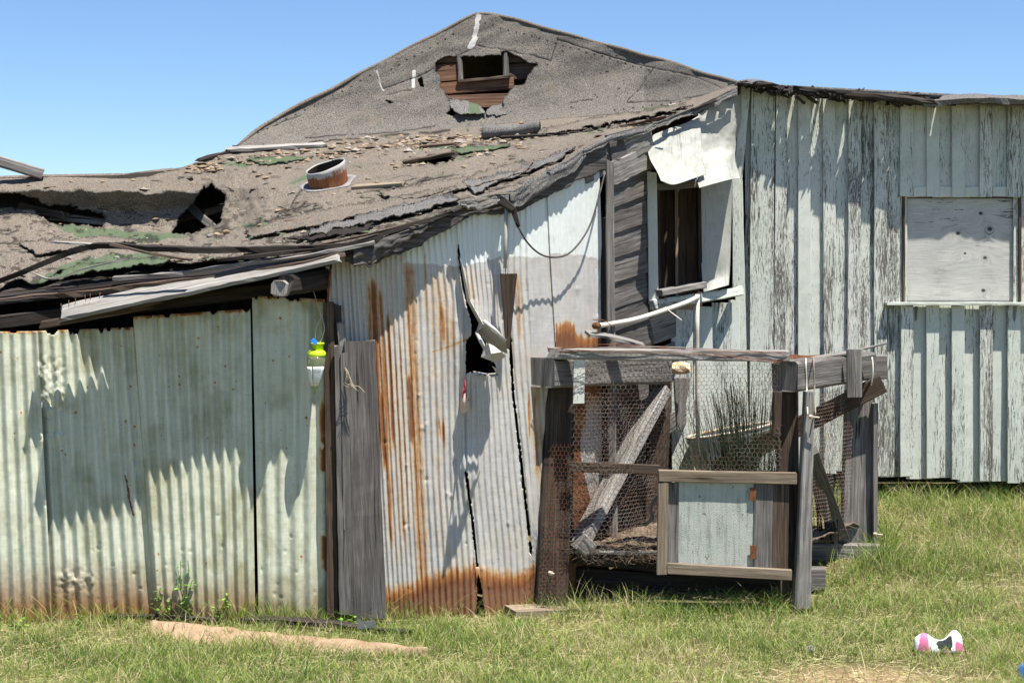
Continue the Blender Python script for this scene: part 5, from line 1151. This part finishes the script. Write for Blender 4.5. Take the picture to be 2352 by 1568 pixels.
# chicken wire
def wiremesh(name, C, W, H, mat, parent, cell=.036, bulge=.03, mask=None, seed=0, r=.0014, fold=None):
    """C: 4 corner points (bl, br, tr, tl); hexagonal netting"""
    C = [np.array(c, float) for c in C]; V = []; E = []; nrm = np.cross(C[1] - C[0], C[3] - C[0]); nrm /= np.linalg.norm(nrm)
    nw = int(W / cell); nh = int(H / (cell * .75)); key = {}
    def node(u_, v_):
        k_ = (round(u_ * 4), round(v_ * 4))
        if k_ not in key:
            fu = u_ * cell / W; fv = v_ * cell / H
            fu = fu + .012 * (float(fbm(u_ * .3, v_ * .3, 2, seed)) - .5); fv = fv + .012 * (float(fbm(u_ * .3, v_ * .3, 2, seed + 5)) - .5)
            p = (C[0] * (1 - fu) + C[1] * fu) * (1 - fv) + (C[3] * (1 - fu) + C[2] * fu) * fv
            p = p + nrm * bulge * (float(fbm(u_ * .12, v_ * .12, 3, seed + 9)) - .5) * 2
            if fold: p = p + fold(fu, fv)
            key[k_] = len(V); V.append((p, fu, fv))
        return key[k_]
    for j in range(nh):
        for i in range(nw):
            ox = .5 if j % 2 else 0.; x = i + ox; y = j * .75
            a_, b_, c_, d_ = node(x, y), node(x + .5, y + .25), node(x + .5, y + .75), node(x, y)
            E += [(node(x, y), node(x + .5, y + .25)), (node(x + .5, y + .25), node(x + 1, y)), (node(x + .5, y + .25), node(x + .5, y + .75))]
    VV = []; FF = []
    for a_, b_ in E:
        pa, fu, fv = V[a_]; pb = V[b_][0]
        if mask and not mask(fu, fv): continue
        d = pb - pa; d /= np.linalg.norm(d) + 1e-9; s1 = np.cross(d, nrm); s2 = nrm; o_ = len(VV)
        for p in (pa, pb):
            for g in (0, 2.094, 4.189): VV.append(p + (s1 * math.cos(g) + s2 * math.sin(g)) * r)
        for g in range(3): FF.append([o_ + g, o_ + (g + 1) % 3, o_ + 3 + (g + 1) % 3, o_ + 3 + g])
    return mk(name, np.array(VV), np.array(FF, np.int32), mat, parent, smooth=True)
wiremesh('front_netting', (U(1300, 1262, 10.52), U(1800, 1262, 10.52), U(1792, 828, 10.50), U(1318, 826, 10.48)), 1.46, 1.28, M['wire'], hu, bulge=.05, seed=3,
         fold=lambda u_, v_: np.array([.03 * math.exp(-((u_ - .42) / .06) ** 2) * (1 - v_), .16 * math.exp(-((u_ - .40) / .10) ** 2) * (1 - .5 * v_), 0]), mask=lambda u_, v_: not (u_ > .45 and v_ < .40))
wiremesh('front_netting', (U(1236, 1372, 10.42), U(1306, 1372, 10.44), U(1312, 1010, 10.46), U(1262, 1010, 10.46)), .21, 1.05, M['rustwire'], hu, bulge=.02, seed=5)
wiremesh('inner_netting', (U(1335, 1258, 10.8), U(1500, 1225, 11.6), U(1520, 890, 11.6), U(1340, 890, 10.75)), 1.0, 1.1, M['wire'], hu, bulge=.05, seed=7)
wiremesh('top_netting', (U(1268, 800, 10.45), U(1806, 826, 10.5), U(1960, 818, 11.6), U(1512, 806, 11.6)), 1.58, 1.2, M['rustwire'], hu, bulge=.03, seed=11)
wiremesh('side_netting', (U(1866, 1200, 10.75), U(1950, 1190, 11.6), U(1952, 880, 11.6), U(1872, 900, 10.75)), .9, .95, M['wire'], hu, bulge=.04, seed=13)
for pts_ in ([(1262, 800, 10.46), (1400, 794, 10.46), (1540, 796, 10.46), (1700, 806, 10.47), (1808, 812, 10.5)], [(1290, 806, 10.45), (1450, 806, 10.44), (1600, 812, 10.44), (1700, 824, 10.46), (1790, 836, 10.48)]):
    for k in range(3):
        tube('selvedge_wire', spline([U(x + random.uniform(-5, 5), y + random.uniform(-5, 5), Y_ + random.uniform(-.03, .03)) for x, y, Y_ in pts_], 6), .002, M['wire'] if k else M['rustwire'], hu, n=4)
tube('bent_stick', spline([U(1512, 1140, 10.5), U(1500, 1150, 10.52), U(1494, 1172, 10.52), U(1498, 1188, 10.52), U(1482, 1206, 10.56)], 5), .011, M['silver'], hu, n=7)
tag(strip('leaning_plank', [U(1349, 766, 10.9), U(1400, 772, 10.95), U(1478, 792, 11.0)], .12, .018, M['silver'], w1=.08), 'pale split plank lying on the hutch beneath the sloping pipe', 'plank')
fo = stone_mesh('foam', plain('yellowed_foam', (.72, .6, .42), .8, var=.5, scale=14, col2=(.45, .26, .10)), 9); fo_ = bpy.data.objects.new('foam_scrap', fo); scene.collection.objects.link(fo_); fo_.location = U(1562, 846, 11.85); fo_.scale = (.14, .10, .16)
tag(fo_, 'yellowed lump of foam stuck on the tapered stake behind the hutch', 'foam')
# washtub behind
tb = empty('washtub', U(1650, 1080, 12.1)); tag(tb, 'old white enamel tub with rusty rim half hidden behind the hutch weeds', 'tub')
enam = plain('chipped_enamel', (.60, .64, .60), .35, col2=(.42, .45, .40), scale=9)
tc = U(1676, 990, 12.25); rows = []
for h_, r_ in ((0, .33), (-.03, .335), (-.06, .31), (-.2, .28), (-.34, .22), (-.40, .10)):
    rows.append([np.array(tc) + np.array([math.cos(g) * r_, math.sin(g) * r_ * .55, h_ + .06 * math.cos(g)]) for g in np.linspace(0, 2 * math.pi, 37)])
grid('tub_body', np.array(rows), enam, tb, solid=.006)
tube('tub_rim', [np.array(tc) + np.array([math.cos(g) * .335, math.sin(g) * .335 * .55, .005 + .06 * math.cos(g)]) for g in np.linspace(0, 2 * math.pi, 37)], .012, plain('rusted_rim', (.62, .6, .52), .6, col2=(.30, .14, .05), scale=12), tb, n=8)

# ================================================================== things on the ground
def gz(x, y, Y): 
    p = np.array(U(x, y, Y)); return p
ms = []
for i in range(60):
    f = i / 59; x = 350 + f * 632; yc = 1424 + f * 70 - 4 * math.sin(f * 3.1); Yc = 10.1 - .75 * f; row = []
    wpx = 36 * (1 - f) ** .45 * (.45 + .55 * min(1, f * 6)) + 2
    for j in range(12):
        g = j / 11; row.append(np.array(U(x, yc, Yc)) + np.array([0, -(g - .3) * wpx / F * Yc * 3.2, 0]) + np.array([0, 0, -.02 + .045 * math.sin(g * math.pi) * (1 - .5 * f) - .04 * g + .006 * math.sin(i * 1.9) * (g > .8)]))
    ms.append(row)
ms = np.array(ms)
for i in range(60):
    for j in range(12): ms[i, j, 2] = float(zg(ms[i, j, 0], ms[i, j, 1])) + .03 + .05 * math.sin(j / 11 * math.pi) - .035 * (j / 11) + .006 * math.sin(i * .7 + j)
tag(grid('metal_strip', ms, M['clay'], solid=.003), 'long pinkish-orange tapering strip of bent metal lying in the grass', 'metal strip')
def gp(x, y, up=.0):
    """point on the ground seen at photo position x, y"""
    lo, hi = 6., 13.5
    for _ in range(40):
        m_ = (lo + hi) / 2; p = U(x, y, m_)
        if p.z > float(zg(p.x, p.y)): lo = m_
        else: hi = m_
    if x < 1240: lo = min(lo, float(Yw(x)) - .07)
    elif x < 1900 and up == 0: lo = min(lo, 10.52)
    p = U(x, y, lo); return Vector((p.x, p.y, float(zg(p.x, p.y)) + up))
gb = strip('charred_board', [gp(560, 1432, .04), gp(650, 1442, .05), gp(760, 1450, .05), gp(860, 1462, .045), gp(948, 1468, .05)], .10, .03, M['dark'], wd=(0, 1, .1), w1=.04); tag(gb, 'long charred black board lying beside the pinkish metal strip', 'board')
gb = strip('charred_board', [gp(240, 1424, .05), gp(380, 1428, .05), gp(500, 1438, .045)], .05, .025, M['dark'], wd=(0, 1, .1)); tag(gb, 'thin black batten in the grass at the foot of the green sheets', 'board')
c_ = gp(842, 1462, .0)
br = mk('metal_bracket', [c_ + Vector(v_) for v_ in ((-.058, 0, .05), (.058, 0, .05), (.058, 0, .10), (.04, 0, .115), (.03, 0, .10), (-.03, 0, .10), (-.04, 0, .115), (-.058, 0, .11))], [[0, 1, 2, 3, 4, 5, 6, 7]], plain('dull_zinc', (.28, .29, .30), .4, metal=.6), solid=.003); tag(br, 'small grey notched metal bracket on the end of the charred board', 'bracket')
# shoe
sh_ = empty('child_shoe', gp(2155, 1500)); tag(sh_, 'small white and pink slip-on shoe lying in the grass at lower right', 'shoe')
shm = NT('white_pink_canvas'); vc = shm.attr('pink'); shm_ = shm.fin(shm.mix(shm.mr(vc, .4, .5), (.78, .80, .82), (.62, .16, .30)), .6)
b0 = np.array(gp(2155, 1506, .025)); rows = []; pk = []
N = 40
for i in range(N + 1):
    f = i / N; xx_ = -.145 + .29 * f; wd_ = .054 * (math.sin(math.pi * min(max(f * .94 + .03, 0), 1)) ** .45) * (1 - .28 * math.exp(-((f - .5) / .16) ** 2)); ht = .058 + .045 * math.exp(-((f - .2) / .18) ** 2) + .062 * math.exp(-((f - .84) / .15) ** 2)
    if i in (0, N): wd_ *= .3; ht *= .4
    row = []
    for j in range(25):
        g = -math.pi * .08 + j / 24 * math.pi * 1.16; row.append(b0 + np.array([xx_, -math.cos(g) * wd_, .01 + max(0, math.sin(g)) ** .8 * ht])); pk.append((1. if (.02 < f < .27 and j < 13 and .1 < (f * 3.2 - j * .03)) else 0.) + (1. if (f > .82 and j < 5) else 0.))
    rows.append(row)
rows = np.array(rows); kp = np.ones(rows.shape[:2], bool)
for i in range(N + 1):
    for j in range(25):
        f = i / N
        if ((f - .6) / .15) ** 2 + ((j - 6) / 5.) ** 2 < 1: kp[i, j] = False
grid('shoe_upper', rows, shm_, sh_, keep=kp, attrs={'pink': np.array(pk).reshape(N + 1, 25)}, solid=.004)
rows = np.array([[b0 + np.array([-.145 + .29 * i / N, sd * .055 * math.sin(math.pi * min(max(i / N * .94 + .03, 0), 1)) ** .45, zz]) for i in range(N + 1)] for sd, zz in ((-1, .0), (-1, .014), (0, .012), (1, .014), (1, 0))])
grid('shoe_sole', rows, plain('dark_insole', (.10, .08, .07), .8), sh_, solid=.004)
# blue toy / bag at right edge
bl = patch('blue_bag', [[(2337, 1528, 9.0), (2352, 1518, 9.02), (2372, 1516, 9.05), (2390, 1526, 9.06)], [(2341, 1545, 8.86), (2354, 1530, 8.84), (2374, 1526, 8.84), (2394, 1538, 8.88)], [(2347, 1568, 8.82), (2362, 1552, 8.78), (2378, 1550, 8.78), (2398, 1560, 8.82)], [(2352, 1592, 8.80), (2364, 1590, 8.76), (2380, 1590, 8.76), (2400, 1590, 8.8)]], plain('blue_plastic_film', (.02, .22, .55), .3, col2=(.02, .06, .35), scale=14), solid=.004, bumpy=.05)
tag(bl, 'bright blue plastic bag crumpled at the lower right edge', 'bag')
for i, (x, y, s_) in enumerate([(1858, 1498, .09), (2262, 1520, .05)]):
    tag(put_stone(gp(x, y, .02), s_, SMs[1]), ['grey stone in the grass just above the bare dry patch', 'small grey stone in the grass right of the shoe'][i], 'stone')

# ================================================================== vegetation
def grassmat(name, stops):
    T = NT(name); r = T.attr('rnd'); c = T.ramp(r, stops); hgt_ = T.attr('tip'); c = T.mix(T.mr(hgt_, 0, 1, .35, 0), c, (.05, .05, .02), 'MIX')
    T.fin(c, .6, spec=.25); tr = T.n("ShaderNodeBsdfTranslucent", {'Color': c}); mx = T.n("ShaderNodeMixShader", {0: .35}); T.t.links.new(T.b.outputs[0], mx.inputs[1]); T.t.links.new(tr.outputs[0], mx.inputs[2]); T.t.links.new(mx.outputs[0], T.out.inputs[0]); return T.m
GRASS = grassmat('grass_blades', [(.0, (.07, .14, .025)), (.3, (.18, .30, .045)), (.55, (.33, .42, .08)), (.72, (.42, .42, .16)), (.88, (.56, .48, .26)), (1., (.68, .58, .38))])
def blades(name, X, Y, Z0, Ht, Wd, rnd, mat, parent=None, bend=.5, az=None):
    n = len(X); az = rng.uniform(0, 2 * np.pi, n) if az is None else az; bd = Ht * bend * rng.uniform(.2, 1.3, n); dx, dy = np.cos(az), np.sin(az)
    fa = rng.uniform(0, 2 * np.pi, n); wx_, wy_ = np.cos(fa) * Wd / 2, np.sin(fa) * Wd / 2; V = []; tp = []
    for f, w in ((0, 1.), (.4, .9), (.75, .6)):
        cx_ = X + dx * bd * f ** 2; cy_ = Y + dy * bd * f ** 2; cz_ = Z0 + Ht * (f - .12 * f * f * bend)
        V.append(np.stack([cx_ - wx_ * w, cy_ - wy_ * w, cz_], 1)); V.append(np.stack([cx_ + wx_ * w, cy_ + wy_ * w, cz_], 1)); tp += [f, f]
    V.append(np.stack([X + dx * bd, Y + dy * bd, Z0 + Ht * (1 - .12 * bend)], 1)); tp.append(1.)
    V = np.stack(V, 1).reshape(-1, 3); b = np.arange(n)[:, None] * 7
    tri = np.array([[0, 1, 3], [0, 3, 2], [2, 3, 5], [2, 5, 4], [4, 5, 6]]); Fc = (b[:, None, :] + tri[None]).reshape(-1, 3).astype(np.int32)
    return mk(name, V, Fc, mat, parent, None, {'rnd': np.repeat(rnd, 7), 'tip': np.tile(tp, n)})
def front_of_walls(X, Y):
    xp = CX + X * F / Y
    return (Y < np.where(xp < 1390, Yw(xp) - .03, np.where(xp < 1700, 12.3, 13.15))) 
N = 230000
X = rng.uniform(-3.6, 5.2, N); Y = 8.5 + 4.6 * rng.random(N) ** 1.25
ok = front_of_walls(X, Y) & (np.abs(X) < Y * .35 + .25); X, Y = X[ok], Y[ok]
bz = bare(X, Y); ok = rng.random(len(X)) > np.clip(bz * 2.6, 0, .96); X, Y = X[ok], Y[ok]
pn = fbm(X * 1.6 + 20, Y * 1.6, 4, 3); pn2 = fbm(X * 5 + 20, Y * 5, 3, 13)
thin = sstep(.62, .42, pn2 * .6 + pn * .4); ok = rng.random(len(X)) < .35 + .65 * thin; X, Y, pn, pn2 = X[ok], Y[ok], pn[ok], pn2[ok]
xp = CX + X * F / Y; yp = HY + (ZC - zg(X, Y)) / Y * F
wall_d = np.where(xp < 1390, Yw(xp) - Y, 9)
under0 = (xp > 1290) & (xp < 1900) & (Y > 10.66) & (Y < 12.4) & (xp < 1880 + (Y - 10.66) * 80)
under = inpoly(xp, yp, [(1300, 1400), (1310, 1250), (1500, 1200), (1990, 1200), (1990, 1290), (1850, 1390)])
Ht = rng.uniform(.03, .10, len(X)) * (.35 + 1.5 * fbm(X * 2.7 + 9, Y * 4, 3, 31))
Ht *= 1 + 1.2 * sstep(.3, .0, wall_d) * (rng.random(len(X)) < .5) + 1.1 * (yp < 1330) * (rng.random(len(X)) < .4)
near_h = np.exp(-((Y - 10.48) / .12) ** 2) * (xp > 1300) * (xp < 1900); Ht *= 1 + 1.1 * near_h * (rng.random(len(X)) < .5)
Ht *= 1 - .2 * sstep(12.6, 13.0, Y)
Wd = rng.uniform(.0022, .0048, len(X))
dry = rng.beta(2.0, 2.4, len(X)) * .9 + .9 * (pn - .5) + .5 * (pn2 - .5) + .07 - .10 * (xp < 1000) + .04 * (yp < 1300)
dry = np.where(rng.random(len(X)) < .22, rng.uniform(.72, 1, len(X)), dry)
ok = ~((under & (rng.random(len(X)) < .85)) | under0); X, Y, Ht, Wd, dry, bx = X[ok], Y[ok], Ht[ok], Wd[ok], dry[ok], 0
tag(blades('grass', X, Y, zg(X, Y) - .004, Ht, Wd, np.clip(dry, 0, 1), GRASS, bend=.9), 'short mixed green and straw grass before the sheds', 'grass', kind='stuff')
# longer single stalks standing above the lawn
N = 5200; X2 = rng.uniform(-3.6, 5.2, N); Y2 = 8.5 + 4.5 * rng.random(N) ** 1.2; ok = front_of_walls(X2, Y2) & (np.abs(X2) < Y2 * .35 + .2) & (rng.random(N) < .25 + 1.2 * sstep(.45, .65, fbm(X2 * 1.3, Y2 * 1.9, 3, 66))); X2, Y2 = X2[ok], Y2[ok]
xq = CX + X2 * F / Y2; ok = ~((xq > 1290) & (xq < 1880) & (Y2 > 10.6) & (Y2 < 12.4)); X2, Y2 = X2[ok], Y2[ok]
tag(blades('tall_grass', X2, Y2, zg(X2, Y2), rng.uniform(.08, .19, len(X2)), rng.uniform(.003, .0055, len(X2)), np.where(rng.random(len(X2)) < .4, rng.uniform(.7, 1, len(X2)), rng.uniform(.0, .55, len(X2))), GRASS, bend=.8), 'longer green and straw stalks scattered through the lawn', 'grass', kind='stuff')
# flat dry thatch
N = 42000; X = rng.uniform(-3.6, 5.0, N); Y = 8.5 + 4.6 * rng.random(N) ** 1.2; ok = front_of_walls(X, Y) & (np.abs(X) < Y * .35 + .2); X, Y = X[ok], Y[ok]
n_ = len(X); L_ = rng.uniform(.03, .10, n_); az = rng.uniform(0, 6.28, n_); zz = zg(X, Y) + rng.uniform(.004, .03, n_); w_ = .0016
d_ = np.stack([np.cos(az) * L_, np.sin(az) * L_, rng.normal(0, .012, n_)], 1); p_ = np.stack([X, Y, zz], 1); s_ = np.stack([-np.sin(az) * w_, np.cos(az) * w_, 0 * az + .0008], 1)
V = np.stack([p_ - s_, p_ + s_, p_ + d_ + s_ * .4, p_ + d_ - s_ * .4], 1).reshape(-1, 3); Fc = (np.arange(n_)[:, None] * 4 + np.arange(4)[None]).astype(np.int32)
tag(mk('dry_thatch', V, Fc, GRASS, attrs={'rnd': np.repeat(rng.uniform(.7, 1, n_), 4), 'tip': np.ones(n_ * 4)}), 'dead straw lying flat between the grass blades', 'straw', kind='stuff')
# taller tufts as things
def tuft(name, label, x, y, n, h, spread=.05, col=(.1, .6), cat='grass tuft', group=None, bend=.6, wide=(.003, .006)):
    c = gp(x, y); e = empty(name, c)
    X = c.x + rng.normal(0, spread, n); Y = c.y + rng.normal(0, spread * .5, n); az = np.arctan2(Y - c.y, X - c.x) + rng.normal(0, .7, n)
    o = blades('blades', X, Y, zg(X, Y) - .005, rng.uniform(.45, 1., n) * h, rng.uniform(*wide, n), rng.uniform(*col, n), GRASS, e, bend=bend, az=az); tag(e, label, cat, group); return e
for (x, y, n, h, sp, lab, grp) in [(1560, 1425, 55, .19, .07, 'tall grass tuft under the left corner of the hutch door', None), (1660, 1430, 55, .20, .08, 'tall grass tuft below the flaking door panel', None), (1760, 1425, 50, .18, .07, 'tall grass tuft left of the right front post', None), (1440, 1425, 40, .16, .07, 'grass tuft in the dark gap under the wire front', None),
                          (1915, 1345, 60, .20, .06, 'grass tuft beside the pale base beam on the right', None), (2025, 1290, 90, .30, .06, 'tall green tuft at the rear right corner of the hutch', None), (2040, 1250, 40, .32, .05, 'thin tall tuft behind the rear right corner of the hutch', None), (2100, 1175, 70, .22, .1, 'seeding tuft below the wall left of the boarded window', None), (2180, 1150, 70, .22, .12, 'seeding tuft below the boarded window', None), (2290, 1150, 70, .2, .12, 'seeding tuft under the wall at the far right', None),
                          (640, 1425, 80, .24, .07, 'tuft growing against the narrow green sheet', None), (548, 1420, 60, .28, .05, 'slender tuft where two green sheets meet', None), (700, 1425, 60, .18, .06, 'tuft left of the corner planks', None), (800, 1432, 90, .16, .08, 'tuft at the foot of the corner planks', None), (240, 1440, 60, .2, .06, 'tuft at the foot of the crumpled sheet', None), (1185, 1440, 50, .13, .07, 'small tuft left of the footing board', None), (1010, 1450, 60, .13, .08, 'small tuft at the foot of the rusty sheets', None), (1345, 1415, 50, .16, .05, 'tuft right of the footing board', None)]:
    tuft('grass_tuft', lab, x, y, n, h, sp)
# broadleaf weeds by the wall
leafm = grassmat('weed_leaf', [(0, (.09, .24, .03)), (.5, (.16, .36, .05)), (1, (.28, .45, .08))])
def leafy(label, x, y, h, ns, lean_=0.):
    c = np.array(gp(x, y)); e = empty('leafy_weed', tuple(c)); stx = ([], [], []); LV = []; LF = []; rn2 = []
    for s_ in range(ns):
        dx = random.uniform(-.08, .08) + lean_; hh = h * random.uniform(.5, 1); path = [c + np.array([dx * t_ + .012 * math.sin(t_ * 7 + s_), random.uniform(-.02, .02) * t_, hh * t_]) for t_ in np.linspace(0, 1, 7)]
        tube('', path, .0025, None, n=4, acc=stx)
        for k in range(int(10 * hh / .3) + 3):
            t_ = random.uniform(.25, 1); p = c + np.array([dx * t_, 0, hh * t_]); az = random.uniform(0, 6.3); L_ = random.uniform(.018, .042)
            d = np.array([math.cos(az), math.sin(az), random.uniform(-.2, .5)]) * L_; sd = np.cross(d, (0, 0, 1)); sd = sd / (np.linalg.norm(sd) + 1e-9) * L_ * .34; o_ = len(LV)
            LV += [p + d * .3, p + d * .8 + sd, p + d * 1.4 + np.array([0, 0, -.003]), p + d * .8 - sd]; LF += [[o_, o_ + 1, o_ + 2, o_ + 3]]; rn2 += [random.random()] * 4
    mk('stem', stx[0], stx[1], leafm, e); mk('leaves', LV, LF, leafm, e, attrs={'rnd': rn2, 'tip': [1.] * len(LV)}); tag(e, label, 'weed')
leafy('leafy weed climbing up the wide green sheet', 432, 1425, .42, 5); leafy('low leafy weed left of the climbing weed', 372, 1425, .24, 4); leafy('low leafy weed on the far left below the minty sheet', 42, 1455, .10, 6); leafy('small leafy weed right of the climbing weed', 500, 1425, .20, 4); leafy('small weed in front of the crumpled sheet', 172, 1455, .14, 4)
leafy('leafy sprig on the footing of the rusty sheets', 800, 1445, .12, 4)
# tall rush-like weed inside the hutch
c = np.array(U(1720, 1200, 11.35)); rw = empty('tall_weed', tuple(c)); acc = ([], [], [])
for i in range(160):
    x0 = 1700 + random.gauss(0, 42); x0 = min(max(x0, 1600), 1790); y1 = 850 + abs(random.gauss(0, 80)) + abs(x0 - 1715) * .9; Yq = 11.35 + random.uniform(-.2, .2); fan = (x0 - 1712) * .45 + random.gauss(0, 12) - 12
    P_ = [np.array(U(x0 + fan * (t_ ** 1.6), 1190 + (y1 - 1190) * t_, Yq)) for t_ in np.linspace(0, 1, 8)]
    tube('', P_, .0042, None, n=4, r1=.0018, acc=acc)
    if random.random() < .6:
        k = random.randint(3, 6); d = np.array([random.choice([-1, 1]) * .05, 0, .11]) * random.uniform(.6, 1.3); tube('', [P_[k], P_[k] + d * .5, P_[k] + d + np.array([0, 0, .02])], .002, None, n=3, acc=acc)
mk('stems', acc[0], acc[1], plain('dark_green_stem', (.016, .028, .011), .7, col2=(.035, .05, .018), scale=20), rw); tag(rw, 'bunch of tall thin dark green stems growing inside the hutch', 'weed')
acc = ([], [], []); c = np.array(U(1900, 1235, 11.2)); rw = empty('tall_weed', tuple(c))
for i in range(40):
    x0 = 1895 + random.gauss(0, 16); P_ = [np.array(U(x0 + random.gauss(0, 2) - 16 * t_, 1240 - random.uniform(120, 200) * t_, 11.35)) for t_ in np.linspace(0, 1, 5)]; tube('', P_, .003, None, n=4, r1=.0015, acc=acc)
mk('stems', acc[0], acc[1], M['dark'], rw); tag(rw, 'small bunch of thin dark stems behind the side brace of the hutch', 'weed')
